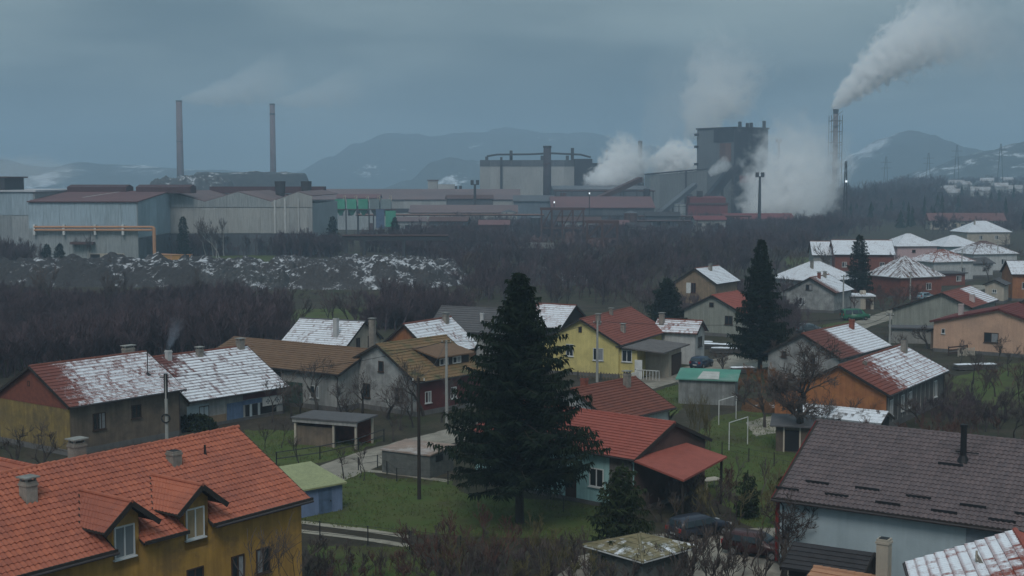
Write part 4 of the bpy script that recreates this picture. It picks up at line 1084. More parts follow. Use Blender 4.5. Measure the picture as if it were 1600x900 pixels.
# ------------------------------------------------------------------ fences
def fence(label, px, h, sp, rails, pmat, rmat, pr=.05, pale=None, rr=.02):
    w = [P(*q) for q in px]
    r = thing('fence', label, 'fence', w[0])
    for a, b in zip(w, w[1:]):
        n = max(1, int((b - a).length / sp))
        for i in range(n + 1):
            if i == n and b is not w[-1]: continue
            q = a.lerp(b, i / n) - w[0]
            MB().box(q.x-pr, q.x+pr, q.y-pr, q.y+pr, 0, h).build('post', pmat, r)
        for z in rails:
            MB().bar(a - w[0] + Vector((0,0,z)), b - w[0] + Vector((0,0,z)), rr*2, rr*3).build('rail', rmat, r)
        if pale:
            d = (b - a); m_ = int(d.length / pale)
            for i in range(m_):
                q = a + d * (i / m_) - w[0]
                MB().bar(q + Vector((0,0,.08)), q + Vector((0,0,h*.95)), .09, .02).build('pale', rmat, r)
    return r
WIREM = M('fence_wire', (.06, .06, .06))
fence('thin metal wire fence along the concrete tracks', [(440,838),(500,844),(575,852),(640,859),(720,868)], 1.3, 2.4, (.5, .9, 1.25), BLACK, WIREM, .035, None, .008)
fence('wire fence around the small meadow below the open store', [(432,728),(500,718),(560,705),(600,690)], 1.2, 2.6, (.6, 1.15), BLACK, WIREM, .045, None, .025)
fence('wire fence at the edge of the lawn beside the street', [(560,735),(590,731),(620,752),(700,757),(760,770),(860,780)], 1.1, 2.6, (.55, 1.05), BLACK, WIREM, .04, None, .008)
fence('dark rail fence below the peach house', [(1482,556),(1540,550),(1620,545)], 1.3, 2.6, (.35, .75, 1.15), BROWNF, BROWNF, .07, None, .05)
fence('dark boarded fence in front of the yellow house', [(903,592),(975,596)], 1.0, 2.0, (.3, .8), DARK, BROWNR, .06, .35)
fence('white paling at the gate of the yellow house', [(978,597),(1000,592)], 1.0, 1.6, (.3, .85), WHITE, WHITE, .05, .22)
fence('pale palings between the peach shed and the peach house', [(1497,557),(1522,556)], 1.2, 1.2, (.3, 1.0), CREAM, CREAM, .05, .2)
fence('thin garden fence across the grass beside the drying frames', [(1128,712),(1170,722),(1250,735)], 1.2, 2.4, (.6, 1.1), DARK, WIREM, .04, None, .008)

# ------------------------------------------------------------------ cars
def paint(n, c): return M(n, c, tuple(x*.85 for x in c), rough=.35, bump=.0, spec=.5, var=.02)
TYRE, RIM = M('tyre', (.02, .02, .02)), M('rim', (.3, .3, .31), rough=.4, metal=.6)
RED_L, WH_L = GL('tail_light', (.30, .02, .02), .3), GL('head_light', (.5, .5, .5), .2)
CARGL = GL('car_glass', (.035, .05, .06), .08)
def car(label, pos, ang, body, kind='hatch', cat='car', name='parked_car'):
    r = thing(name, label, cat, (pos[0], pos[1], .02), R(ang), 'parked vehicles')
    L_, W, H, z0 = (4.2, 1.72, 1.48, .28) if kind != 'van' else (4.9, 1.9, 1.95, .3)
    if kind == 'hatch': prof = [(-2.1,.45),(-2.12,.75),(-2.05,.95),(-1.75,1.40),(-1.3,1.47),(.15,1.46),(.45,1.38),(1.05,.98),(1.75,.86),(2.05,.70),(2.1,.45)]
    elif kind == 'estate': prof = [(-2.3,.45),(-2.32,.8),(-2.25,1.0),(-2.05,1.42),(-1.5,1.50),(.1,1.48),(.45,1.4),(1.1,1.0),(1.95,.86),(2.25,.68),(2.3,.45)]; L_ = 4.6
    else: prof = [(-2.4,.45),(-2.42,1.0),(-2.35,1.8),(-2.1,1.92),(.6,1.92),(.95,1.82),(1.55,1.15),(2.2,1.0),(2.4,.8),(2.42,.45)]
    belt = .95 if kind != 'van' else 1.12
    bm = bmesh.new()
    pts = [(x, z) for x, z in prof]; lo = [(prof[-1][0]-.05, z0), (prof[0][0]+.05, z0)]
    ring = pts + lo
    def hwid(x, z):
        w = W / 2
        if z > belt: w -= (z - belt) * .32
        e = abs(x) / (L_ / 2)
        return w * (1 - .10 * max(0, e - .7) / .3)
    vl = [bm.verts.new((x, -hwid(x, z), z)) for x, z in ring]; vr = [bm.verts.new((x, hwid(x, z), z)) for x, z in ring]
    n = len(ring)
    for i in range(n): j = (i+1) % n; bm.faces.new((vl[i], vl[j], vr[j], vr[i]))
    bm.faces.new(vl[::-1]); bm.faces.new(vr)
    bmesh.ops.recalc_face_normals(bm, faces=bm.faces)
    bmesh.ops.bevel(bm, geom=[e for e in bm.edges], offset=.05, segments=2, affect='EDGES', clamp_overlap=True)
    me = bpy.data.meshes.new('body'); bm.to_mesh(me); bm.free(); me.materials.append(body)
    me.polygons.foreach_set('use_smooth', [True]*len(me.polygons))
    link('body', me, r)
    top = max(z for x, z in prof)
    def quad(nm, q, mat): MB().add(q, [(0,1,2,3)]).build(nm, mat, r)
    # front screen, rear screen: along the profile between belt and roof
    def seg(i, j, nm, f0=.12, f1=.9):
        (xa, za), (xb, zb) = prof[i], prof[j]
        dx, dz = xb-xa, zb-za; nl = math.hypot(dx, dz); nx_, nz_ = -dz/nl*.025, dx/nl*.025
        q = []
        for f, s in ((f0,-1),(f0,1),(f1,1),(f1,-1)):
            x, z = xa+dx*f, za+dz*f; q.append((x+nx_, s*(hwid(x, z)-.10), z+nz_))
        quad(nm, q, CARGL)
    if kind == 'van': seg(5, 6, 'windscreen', .05, .85); seg(1, 2, 'rear_window', .3, .9)
    else: seg(6, 7, 'windscreen', .02, .85); seg(2, 3, 'rear_window', .1, .9)
    spans = [(-1.65,-.75),(-.68,.22),(.28,.72)] if kind == 'hatch' else [(-2.0,-1.15),(-1.08,-.2),(-.12,.75)] if kind == 'estate' else [(-2.2,-1.0),(-.9,.2),(.3,1.0)]
    for s in (-1, 1):
        for xa, xb in spans:
            z1, z2 = belt + .04, top - .13
            q = []
            for x, z in ((xa, z1), (xb, z1), (xb - (.28 if xb > .3 else .0), z2), (xa + (.12 if xa < -1.5 else 0), z2)):
                q.append((x, s*(hwid(x, z) + .012), z))
            quad('side_window', q, CARGL)
        for x in (-L_*.31, L_*.31):
            wh = MB().path([(x, s*(W/2-.16), .31), (x, s*(W/2+.015), .31)], .31, 16).build('wheel', TYRE, r)
            MB().path([(x, s*(W/2+.0), .31), (x, s*(W/2+.03), .31)], .19, 12).build('rim', RIM, wh)
        zl = .82 if kind != 'van' else 1.0
        MB().box(-L_/2-.045, -L_/2+.12, s*.62-.13, s*.62+.13, zl-.12, zl+.14).build('tail_light', RED_L, r)
        MB().box(L_/2-.2, L_/2-.01, s*.58-.17, s*.58+.17, zl-.2, zl-.04).build('headlight', WH_L, r)
        MB().box(.42, .6, s*(W/2+.02)-.07, s*(W/2+.02)+.07, belt, belt+.13).build('mirror', body, r)
    MB().box(-L_/2-.02, -L_/2+.02, -.26, .26, .48, .6).build('number_plate', WHITE, r)
    return r
car('dark blue estate car parked on the yard below the lean canopy', P(1092, 838).xy, 35, paint('navy_paint', (.028, .035, .055)), 'estate')
car('dark maroon car half hidden by branches beside the brown roof house', P(1182, 868).xy, -30, paint('maroon_paint', (.06, .018, .018)), 'hatch')
car('small dark blue car parked beside the yellow house', P(1096, 574).xy, 58, paint('blue_paint', (.03, .055, .10)), 'hatch')
car('green van parked at the flat roofed garage', P(1336, 500).xy, 12, paint('green_paint', (.02, .13, .07)), 'van', 'van', 'parked_van')
car('pale blue car on the upper street', P(1445, 468).xy, 40, paint('pale_blue_paint', (.20, .30, .36)), 'hatch')
car('white car on the upper street below the blue one', P(1460, 474).xy, 40, paint('white_car_paint', (.55, .56, .56)), 'hatch')
car('grey blue car behind the blotched grey gable', P(1265, 520).xy, 10, paint('slate_paint', (.09, .12, .14)), 'hatch')

# ------------------------------------------------------------------ vegetation
def grow(rng, p, d, ln, r, lev, maxlev, out, nb=3, spread=.75, curve=.25, up=.15, minr=.012):
    nseg = 4 if lev < 2 else 3
    pts, rad = [p], [r]
    for i in range(nseg):
        d = (d + Vector((rng.gauss(0, curve), rng.gauss(0, curve), rng.gauss(0, curve) * .6 + up))).normalized()
        p = p + d * (ln / nseg)
        pts.append(p); rad.append(max(minr, r * (1 - .62 * (i + 1) / nseg)))
    out.append((lev, pts, rad))
    if lev < maxlev:
        k = nb + (1 if rng.random() < .5 else 0)
        for j in range(k):
            t = rng.uniform(.3 if lev else .42, 1.0); idx = min(nseg - 1, int(t * nseg)); f = t * nseg - idx
            q = pts[idx].lerp(pts[idx + 1], f)
            base = (pts[idx + 1] - pts[idx]).normalized()
            ax = Vector((rng.gauss(0, 1), rng.gauss(0, 1), rng.gauss(0, 1))).cross(base).normalized()
            nd = (base + ax * rng.uniform(.5, 1.2) * spread).normalized()
            grow(rng, q, nd, ln * rng.uniform(.5, .78), max(minr, rad[idx] * .62), lev + 1, maxlev, out, nb, spread, curve, up, minr)
def tree_meshes(seed, h, r, maxlev=4, nb=3, spread=.75, curve=.2, up=.12, minr=.012, stems=1, lean=.0, tf=.5):
    rng = random.Random(seed); tr, cr = MB(), MB()
    for s in range(stems):
        out = []
        a = rng.uniform(0, 6.28); d = Vector((math.cos(a) * lean, math.sin(a) * lean, 1)).normalized()
        p0 = Vector((math.cos(a), math.sin(a), 0)) * (.12 * stems if stems > 1 else 0)
        grow(rng, p0, d, h * tf * rng.uniform(.8, 1.1), r, 0, maxlev, out, nb, spread, curve, up, minr)
        for lev, pts, rad in out:
            (tr if lev < 2 else cr).path(pts, rad, 6 if lev < 1 else 4 if lev < 3 else 3, cap=False)
    for mb in (tr, cr):                                   # scale to the wanted height
        pass
    zm = max(v[2] for v in tr.v + cr.v); k = h / zm
    for mb in (tr, cr): mb.v = [(x * k, y * k, z * k) for x, y, z in mb.v]
    return tr, cr
BARK = M('grey_brown_bark', (.060, .050, .043), (.04, .034, .03), bscale=30, var=.25)
TWIG = M('bare_twigs', (.085, .066, .058), (.06, .046, .042), bump=0, var=.25)
TWIGP = M('thicket_twigs', (.092, .062, .068), (.048, .035, .042), bump=0, var=.4)
TWIGO = M('olive_twigs', (.12, .10, .045), (.085, .075, .035), bump=0)
TWIGR = M('red_brown_twigs', (.10, .048, .036), (.07, .038, .03), bump=0)
BIRCHB = M('birch_bark', (.42, .40, .38), (.22, .21, .2), scale=4)
def bare_tree(label, pos, h, r, seed, group=None, tm=None, cm=None, cat='tree', name='bare_tree', rz=0, **k):
    tr, cr = tree_meshes(seed, h, r, **k)
    root = thing(name, label, cat, (pos[0], pos[1], 0), rz, group)
    tr.build('trunk', tm or BARK, root, fix=False)
    if cr.v: cr.build('crown', cm or TWIG, root, fix=False)
    return root
bare_tree('large bare spreading tree beside the garden hut', P(1241, 704).xy, 10.6, .34, 11, maxlev=5, nb=4, spread=1.5, minr=.013, tf=.30)
bare_tree('olive twigged willow bush in front of the green roofed store', P(1098, 703).xy, 5.2, .06, 21, tm=TWIGO, cm=TWIGO, stems=9, maxlev=3, spread=.45, up=.3, lean=.5, name='willow_bush', cat='bush')
bare_tree('bare fruit tree before the yellow brown gable', P(70, 752).xy, 5.0, .14, 31, spread=1.0, tf=.4)
bare_tree('second bare fruit tree close to the yellow brown gable', P(25, 748).xy, 4.4, .12, 32, spread=1.0, tf=.4)
bare_tree('bare fruit tree under the tan roof', P(495, 645).xy, 6.2, .16, 33, spread=.9, tf=.4)
bare_tree('bare fruit tree at the left corner of the grey gable', P(565, 652).xy, 5.4, .14, 34, spread=1.0, tf=.4)
bare_tree('bare fruit tree in the middle of the grey gable', P(607, 655).xy, 4.2, .12, 35, spread=1.1, tf=.4)
bare_tree('bare fruit tree at the right corner of the grey gable', P(640, 655).xy, 5.8, .14, 36, spread=.9, tf=.4)
bare_tree('bare tree below the shed dormer', P(662, 650).xy, 6.4, .13, 37, spread=.8, tf=.45)
bare_tree('slim bare tree in front of the tan roof wall', P(520, 640).xy, 5.4, .1, 38, spread=.7)
bare_tree('crooked bare tree before the pale blue wall', P(1225, 905).xy, 5.2, .13, 39, spread=1.1, tf=.4, maxlev=5)
bare_tree('tall thin bare tree in front of the ochre wall', at((-20.7, 71.6), 53.4, 2.6, -9.2), 6.8, .05, 41, spread=.6, maxlev=3, tf=.6)
bare_tree('forked bare sapling in front of the ochre wall', at((-20.7, 71.6), 53.4, .2, -9.6), 6.4, .045, 42, spread=.6, maxlev=3, tf=.6)
for i, (px, py, h) in enumerate(((1490,655,4.0),(1530,640,5.2),(1570,660,4.8),(1510,690,3.6),(1555,620,4.6),(1592,640,5.5),(1440,668,3.4),(1475,625,4.0),(1585,690,4.2),(1540,675,3.2))):
    bare_tree('bare garden tree among the plots right of the orange gable house', P(px, py).xy, h, .09, 50+i, 'bare garden trees on the right', spread=.8, tf=.45)
for i, (px, py, h) in enumerate(((537,748,2.8),(562,746,3.0),(568,752,3.4),(470,735,3.2),(440,700,3.0),(412,705,3.0),(880,800,2.2),(1150,760,2.6))):
    bare_tree('thin bare sapling at the edge of the lawn', P(px, py).xy, h, .05, 70+i, 'saplings around the lawns', spread=.5, maxlev=3)
for i, (px, py, h) in enumerate(((1285,680,3.8),(1310,672,4.2),(1345,668,3.4),(1365,672,3.8))):
    bare_tree('bare shrub in front of the orange gable', P(px, py).xy, h, .05, 80+i, 'shrubs before the orange gable', spread=.7, stems=3, lean=.3, maxlev=3)
for i, (px, py, h) in enumerate(((322,402,11),(333,401,13),(342,402,12),(350,400,12.5),(338,403,10),(136,412,9),(128,410,8))):
    bare_tree('white stemmed birch in front of the long grey hall', P(px, py).xy, h, .16, 90+i, 'birches before the halls', tm=BIRCHB, spread=.5, up=.25, maxlev=4, minr=.03)
for i, (px, py, h) in enumerate(((455,655,5.0),(470,668,4.4),(535,660,4.6),(548,672,4.0),(625,672,4.2),(645,668,4.6),(615,690,3.4),(690,660,5.0),(425,660,4.6))):
    bare_tree('bare orchard tree between the open store and the grey gable house', P(px, py).xy, h, .10, 400+i, 'orchard trees before the grey gable', spread=.9, tf=.42)
for i, (px, py, h) in enumerate(((435,520,5),(470,515,5.5),(510,510,5),(545,508,5.5),(590,512,5),(615,505,6),(640,500,6),(690,500,5.5),(750,505,6),(800,500,5),(860,500,6),(1000,505,5),(1020,498,6),(985,492,5.5))):
    bare_tree('bare tree at the near edge of the thicket behind the snowy cottages', P(px, py).xy, h, .11, 420+i, 'trees at the thicket edge', spread=.8, tf=.45, minr=.018)
for i, (px, py, h) in enumerate(((1130,600,4.2),(1215,640,4.5),(1265,668,5.0),(1195,668,4.2),(1225,585,4.5),(1250,575,5.0),(1290,545,4.6),(1165,640,3.6),(1405,560,4.0),(1450,545,3.6))):
    bare_tree('bare tree among the yards around the orange and grey gables', P(px, py).xy, h, .10, 440+i, 'yard trees around the gables', spread=.85, tf=.42)
for i, (px, py, h) in enumerate(((1420,590,4.2),(1460,605,4.6),(1520,600,4.0),(1575,588,4.4),(1600,600,5.0),(1500,572,3.6),(1560,565,3.6))):
    bare_tree('slender bare tree on the grass below the peach house', P(px, py).xy, h, .08, 460+i, 'trees below the peach house', spread=.75, tf=.45)
for i, (px, py, h) in enumerate(((1400,432,6),(1545,440,6),(1580,398,7),(1595,420,6),(1450,400,7),(1290,450,5),(1230,470,5),(1380,440,5))):
    bare_tree('bare tree between the far right snowy houses', P(px, py).xy, h, .13, 480+i, 'trees between the far houses', spread=.8, tf=.45, minr=.02)
rb = random.Random(8)
BUSH = [tree_meshes(200+i, 1.0, .018, stems=9, maxlev=3, nb=3, spread=.6, up=.2, lean=.7, minr=.006) for i in range(5)]
BMS = {}
def bush(label, pos, h, v, mat, group, w=1.0):
    key = (v, mat.name)
    if key not in BMS:
        tr, cr = BUSH[v]; mb = MB().add(tr.v, tr.f).add(cr.v, cr.f); BMS[key] = mb.mesh('bare_bush', mat, fix=False)
    o = link('bare_bush', BMS[key], None, (pos[0], pos[1], 0), rb.uniform(0, 6.28)); o.scale = (h * w, h * w, h)
    return tag(o, label, 'bush', group)
for px, py, h in ((665,905,2.6),(700,890,2.4),(730,868,2.8),(750,880,2.4),(790,905,2.6),(770,862,2.4),(735,910,2.4),(830,900,2.2),(860,905,2.4),(705,866,2.0),(880,915,2.2)):
    bush('bare brown bush in the tangle right of the concrete tracks', P(px, py).xy, h, rb.randrange(5), rb.choice([TWIG, TWIGR, TWIG, TWIGO]), 'tangle of bare bushes at the lower edge', 1.1)
for px, py, h in ((455,885,1.6),(480,895,1.8),(515,900,1.6),(450,910,2.0),(560,915,1.8),(620,905,1.6)):
    bush('low bare bush below the wire fence along the tracks', P(px, py).xy, h, rb.randrange(5), rb.choice([TWIG, TWIGR]), 'low bushes below the tracks', 1.2)
for px, py, h in ((1075,770,2.4),(1110,790,2.2),(1060,800,2.6),(1030,790,2.4),(1160,800,3.0),(1175,790,2.8),(1185,815,2.4)):
    bush('bare bush between the red canopy and the parked cars', P(px, py).xy, h, rb.randrange(5), rb.choice([TWIG, TWIGR, TWIGO]), 'bushes by the parked cars', 1.2)
for px, py, h in ((1000,905,3.4),(1040,905,3.0),(1090,900,3.2),(960,905,3.0),(930,908,3.0),(1130,905,3.4),(1165,912,3.2)):
    bush('bare twiggy bush in front of the patchy pyramid roof', P(px, py).xy, h, rb.randrange(5), TWIG, 'twiggy bushes before the pyramid roof', .9)
for px, py, h in ((1440,610,2.6),(1500,605,2.2),(1560,590,2.0),(1600,610,2.6),(1420,690,2.4),(1470,690,2.2),(1550,700,2.6)):
    bush('bare bush in the plots right of the orange gable house', P(px, py).xy, h, rb.randrange(5), rb.choice([TWIG, TWIGR]), 'bushes in the plots on the right', 1.4)
for px, py, h in ((1355,475,4.0),(1375,472,4.2),(1395,470,3.8),(1365,482,3.5),(1385,480,3.4)):
    bush('reddish bare hedge bush left of the brick hip roofed house', P(px, py).xy, h, rb.randrange(5), TWIGR, 'reddish hedge bushes', 1.4)
for px, py, h in ((1170,600,2.4),(1190,606,2.2),(1185,620,2.4),(1210,600,2.0)):
    bush('rusty brown bush beside the green roofed store', P(px, py).xy, h, rb.randrange(5), M('rust_twigs', (.20, .085, .03), bump=0), 'rusty bushes', 1.3)

# conifers
NEEDLE = M('spruce_needles', (.017, .027, .015), (.010, .016, .010), bump=0, scale=.6, var=.1, rough=.9, spec=.05)
NEEDL2 = M('pine_needles', (.034, .046, .020), (.020, .030, .014), bump=0, var=.1, rough=.9, spec=.05)
def conifer(label, pos, h, rmax, seed, clear=.08, mat=None, dens=1.0, sp=.38, group=None, ragged=.35, size=.55, name='spruce', power=.85):
    """boughs leave the trunk at every height, droop and carry hanging sprays of needles; some are missing"""
    rng = random.Random(seed)
    root = thing(name, label, 'tree', (pos[0], pos[1], 0), 0, group)
    MB().path([(0,0,0),(.03*h*rng.uniform(-.3,.3),0,h*.5),(0,0,h*.985)], [max(.08, h*.018), h*.011, .015], 8).build('trunk', BARK, root)
    m = MB(); wood = MB()
    z0 = h * clear; span = h - z0
    N = int(span / sp * 8.5 * dens)
    for b in range(N):
        t = (b + rng.random()) / N; t = t ** 1.12
        z = z0 + t * span
        ang = b * 2.39996 + rng.uniform(-.35, .35)
        dr = Vector((math.cos(ang), math.sin(ang), 0)); sd_ = Vector((-dr.y, dr.x, 0))
        prof = (1 - t) ** power * min(1.0, .55 + t * 3.2)
        lump = mnoise.noise(Vector((dr.x * 1.1, dr.y * 1.1, z * .42 + seed * 7)))
        if lump < -.42 and rng.random() < .8: continue
        ln = (rmax * prof + .18) * rng.uniform(1 - ragged, 1.1) * (1 + .42 * lump)
        droop = rng.uniform(.2, .5) * (1 - t * .85); lift = rng.uniform(.0, .25)
        cv = lambda f: dr * (ln * f) + Vector((0, 0, z - droop * ln * f + (lift + droop * .6) * ln * f * f))
        ns = max(2, int(ln / (.20 * size / .55)))
        for i in range(1, ns + 1):
            f = i / ns
            if f < .22 and ln > 1.5: continue
            c = cv(f)
            wid = size * (.35 + .7 * math.sin(math.pi * min(1, f * .85 + .1))) * min(1, ln / 1.2 + .25)
            for s in (-1, 1):
                for q in range(4):
                    out = rng.uniform(.2, 1.25)
                    hang = rng.uniform(.1, .55) * size * (.6 + .5 * q)
                    e = c + dr * rng.uniform(-.05, .5) * size + sd_ * (s * wid * out) + Vector((0, 0, -hang))
                    w = rng.uniform(.035, .075) * size * 2
                    pm = c.lerp(e, rng.uniform(.35, .6)) + Vector((0, 0, .06 * size))
                    o1 = (dr * rng.uniform(.5, 1) + Vector((0, 0, rng.uniform(-.8, .8)))).normalized() * w
                    m.add([c, pm - o1, e, pm + o1], [(0, 1, 2, 3)])
        wood.path([(0, 0, z), tuple(cv(.5)), tuple(cv(.93))], [.012 * ln + .012, .02, .008], 3, cap=False)
    for k in range(int(10 * size / .55)):
        a = rng.uniform(0, 6.28); zz = h * rng.uniform(.955, .99)
        m.add([(0, 0, zz - .1), (.1*math.cos(a), .1*math.sin(a), zz + .02), (.05*math.cos(a+1), .05*math.sin(a+1), zz + .35)], [(0, 1, 2)])
    m.build('crown', mat or NEEDLE, root, fix=False)
    wood.build('branches', BARK, root, fix=False)
    return root
conifer('tall dark ragged spruce in the middle of the village', P(812, 817).xy, 17.6, 6.4, 1, clear=.175, dens=1.25, sp=.34, ragged=.45, size=.62, power=.8)
conifer('second tall dark spruce beside the sage gable house', P(1187, 580).xy, 16.6, 4.3, 2, clear=.12, dens=1.1, sp=.42, ragged=.4, size=.7)
conifer('dark spruce before the brick snow roofed house', P(1341, 472).xy, 13.2, 2.8, 3, clear=.08, dens=.8, sp=.5, size=.8, ragged=.25, power=.65)
conifer('broad dark fir between the yellow house and the sage house', P(1042, 520).xy, 8.6, 3.6, 4, clear=.06, dens=1.0, sp=.42, size=.75, power=.6)
conifer('young green pine in front of the red canopy', P(972, 897).xy, 6.7, 2.5, 5, clear=.2, mat=NEEDL2, dens=.8, sp=.34, size=.55, name='young_pine', ragged=.55, power=.6)
conifer('tiny dark conifer on the grass beside the canopy', P(1168, 808).xy, 3.2, 1.0, 7, mat=NEEDL2, size=.4, name='young_pine', power=.7)
for i, (px, py, d, hh, rr_, lb) in enumerate(((287,402,0,12.6,2.3,'tall narrow conifer at the corner of the grey hall'),(466,394,0,9.0,2.3,'shorter conifer of the pair before the end of the hall'),(478,393,0,7.0,2.0,'small conifer right beside the shorter conifer'),
        (520,393,0,11.8,2.6,'dark conifer left of the green hoppers'),(617,388,0,11.0,2.2,'dark conifer right of the green hoppers'),(74,416,0,6.2,1.6,'small conifer on the grass before the left hall'),(94,418,0,6.6,1.7,'small conifer right beside its twin on the hall grass'))):
    conifer(lb, P(px, py).xy, hh, rr_, 20+i, dens=.7, sp=.55, size=1.0, power=.6, clear=.03)
o = BUSH[0]; tr, cr = o
ev = MB(); rng = random.Random(77)
for i in range(2600):
    d = Vector((rng.gauss(0,1), rng.gauss(0,1), abs(rng.gauss(0,1)))).normalized() * rng.uniform(.55, 1.0) ** .5
    c = Vector((d.x*2.2, d.y*1.3, d.z*1.5 + .1)); a = Vector((rng.gauss(0,1), rng.gauss(0,1), rng.gauss(0,1))).normalized() * .16; b = a.cross(Vector((rng.random(), rng.random(), 1))).normalized() * .08
    ev.add([c-a, c+b, c+a, c-b], [(0,1,2,3)])
p = P(305, 672)
tag(ev.build('evergreen_shrub', NEEDL2, loc=(p.x, p.y, 0), fix=False), 'rounded evergreen shrub before the blue boarded front', 'bush')

# the winter thicket between village and works: one uncountable mass
def clear_of(x, y):
    for mid_, ang_, L_, hr_, hl_ in HOUSES:
        a = R(ang_); dx, dy = x - mid_[0], y - mid_[1]
        u = dx*math.cos(a) + dy*math.sin(a); v = -dx*math.sin(a) + dy*math.cos(a)
        if abs(u) < L_/2 + 1.2 and -hr_ - 1.2 < v < hl_ + 1.2: return False
    for c in ROAD:
        if (c.x - x)**2 + (c.y - y)**2 < 16: return False
    for q in LAWNS:
        if inside((x, y), q): return False
    return True
ZONES = [  # (screen polygon of the ground, plants, height range)
 ([(-60,474),(340,476),(710,474),(720,510),(640,520),(430,500),(440,540),(370,556),(250,566),(-60,600)], 1800, (3.0, 5.6)),
 ([(480,500),(700,505),(760,520),(700,545),(600,520)], 90, (2.0, 3.8)),
 ([(640,372),(800,362),(1010,360),(1240,360),(1330,365),(1260,400),(1230,430),(1050,450),(1000,480),(830,480),(720,470),(700,420),(640,405)], 1500, (4.0, 7.0)),
 ([(690,345),(1010,350),(1240,352),(1320,340),(1330,365),(1000,362),(690,372)], 700, (4.0, 7.5)),
 ([(1260,345),(1450,330),(1600,330),(1660,360),(1560,372),(1400,362),(1290,372)], 800, (4.5, 8.0)),
 ([(240,396),(640,392),(690,400),(640,402),(300,404)], 320, (4.0, 8.0)),
 ([(-40,405),(70,402),(150,404),(60,425),(-40,432)], 170, (4.0, 8.0)),
 ([(-40,455),(330,458),(690,462),(690,482),(-40,484)], 130, (.8, 1.8)),
 ([(1180,520),(1230,500),(1260,520),(1230,560),(1170,570)], 50, (1.5, 3.5)),
 ([(1000,480),(1060,455),(1240,425),(1270,430),(1230,500),(1200,520),(1060,520)], 160, (2.0, 4.5)),
 ([(1490,620),(1640,600),(1650,720),(1420,720),(1400,670)], 60, (1.0, 2.4)),
 ([(440,890),(640,890),(900,885),(910,930),(400,930)], 50, (.5, 1.1)),
 ([(1318,318),(1400,316),(1460,318),(1470,332),(1400,338),(1300,348)], 700, (9.0, 16.0)),
 ([(1440,306),(1620,306),(1640,330),(1450,330)], 500, (4.0, 8.0)),
]
pts, scl, var = [], [], []
rz_ = random.Random(99)
for poly, n, (h0, h1_) in ZONES:
    w = [tuple(P(*q).xy) for q in poly]
    xs, yy = [q[0] for q in w], [q[1] for q in w]
    k = 0; tries = 0
    while k < n and tries < n * 30:
        tries += 1
        x, y = rz_.uniform(min(xs), max(xs)), rz_.uniform(min(yy), max(yy))
        if not inside((x, y), w) or (y < 420 and not clear_of(x, y)): continue
        if mnoise.noise(Vector((x * .03, y * .03, 7))) < -.24: continue
        pts.append((x, y, ground_z(x, y))); scl.append(rz_.uniform(h0 * .8, h1_ * 1.1) * (1 + .6 * mnoise.noise(Vector((x*.02, y*.02, 2))))); k += 1
TALL = [tree_meshes(600+i, 1.0, .022, maxlev=4, nb=3, spread=.6, up=.18, minr=.003, tf=.5) for i in range(5)]
TALLM = [(a.mesh('trunk', BARK, fix=False), b.mesh('crown', TWIG, fix=False)) for a, b in TALL]
nt_ = 0
while nt_ < 60:
    px, py = rz_.uniform(-20, 1330), rz_.uniform(356, 500)
    q = P(px, py)
    if not clear_of(q.x, q.y) or (py < 482 and px < 700) or (py > 470 and px > 640): continue
    hgt = rz_.uniform(5.5, 9.5); v = nt_ % 5
    r = thing('bare_tree', 'taller bare tree standing out of the brown thicket', 'tree', (q.x, q.y, 0), rz_.uniform(0, 6.28), 'taller trees in the thicket'); r.scale = (hgt, hgt, hgt)
    link('trunk', TALLM[v][0], r); link('crown', TALLM[v][1], r); nt_ += 1
tv = bpy.data.collections.new('thicket_plants')
for i in range(6):
    tr, cr = tree_meshes(300+i, 1.0, .02, stems=3 if i % 2 else 2, maxlev=3, nb=4, spread=.7, up=.2, lean=.3, minr=.0045, tf=.55)
    o = bpy.data.objects.new('plant', MB().add(tr.v, tr.f).add(cr.v, cr.f).mesh('plant', TWIGP, fix=False)); tv.objects.link(o)
me = bpy.data.meshes.new('thicket'); me.from_pydata(pts, [], [])
at_ = me.attributes.new('size', 'FLOAT', 'POINT'); at_.data.foreach_set('value', scl)
th_o = link('thicket', me)
tag(th_o, 'leafless brown thicket between the village and the steelworks', 'thicket', kind='stuff')
ng = bpy.data.node_groups.new('thicket', 'GeometryNodeTree')
ng.interface.new_socket('Geometry', in_out='INPUT', socket_type='NodeSocketGeometry'); ng.interface.new_socket('Geometry', in_out='OUTPUT', socket_type='NodeSocketGeometry')
gi, go = ng.nodes.new('NodeGroupInput'), ng.nodes.new('NodeGroupOutput')
ci = ng.nodes.new('GeometryNodeCollectionInfo'); ci.inputs['Collection'].default_value = tv; ci.inputs['Separate Children'].default_value = True; ci.inputs['Reset Children'].default_value = True
mp = ng.nodes.new('GeometryNodeMeshToPoints'); ip = ng.nodes.new('GeometryNodeInstanceOnPoints'); ip.inputs['Pick Instance'].default_value = True
rv = ng.nodes.new('FunctionNodeRandomValue'); rv.data_type = 'FLOAT'; rv.inputs[3].default_value = 6.283
cx_ = ng.nodes.new('ShaderNodeCombineXYZ'); na = ng.nodes.new('GeometryNodeInputNamedAttribute'); na.data_type = 'FLOAT'; na.inputs['Name'].default_value = 'size'
G = ng.links.new
G(gi.outputs[0], mp.inputs[0]); G(mp.outputs[0], ip.inputs['Points']); G(ci.outputs[0], ip.inputs['Instance'])
G(rv.outputs[1], cx_.inputs[2]); G(cx_.outputs[0], ip.inputs['Rotation']); G(na.outputs[0], ip.inputs['Scale']); G(ip.outputs[0], go.inputs[0])
th_o.modifiers.new('scatter', 'NODES').node_group = ng
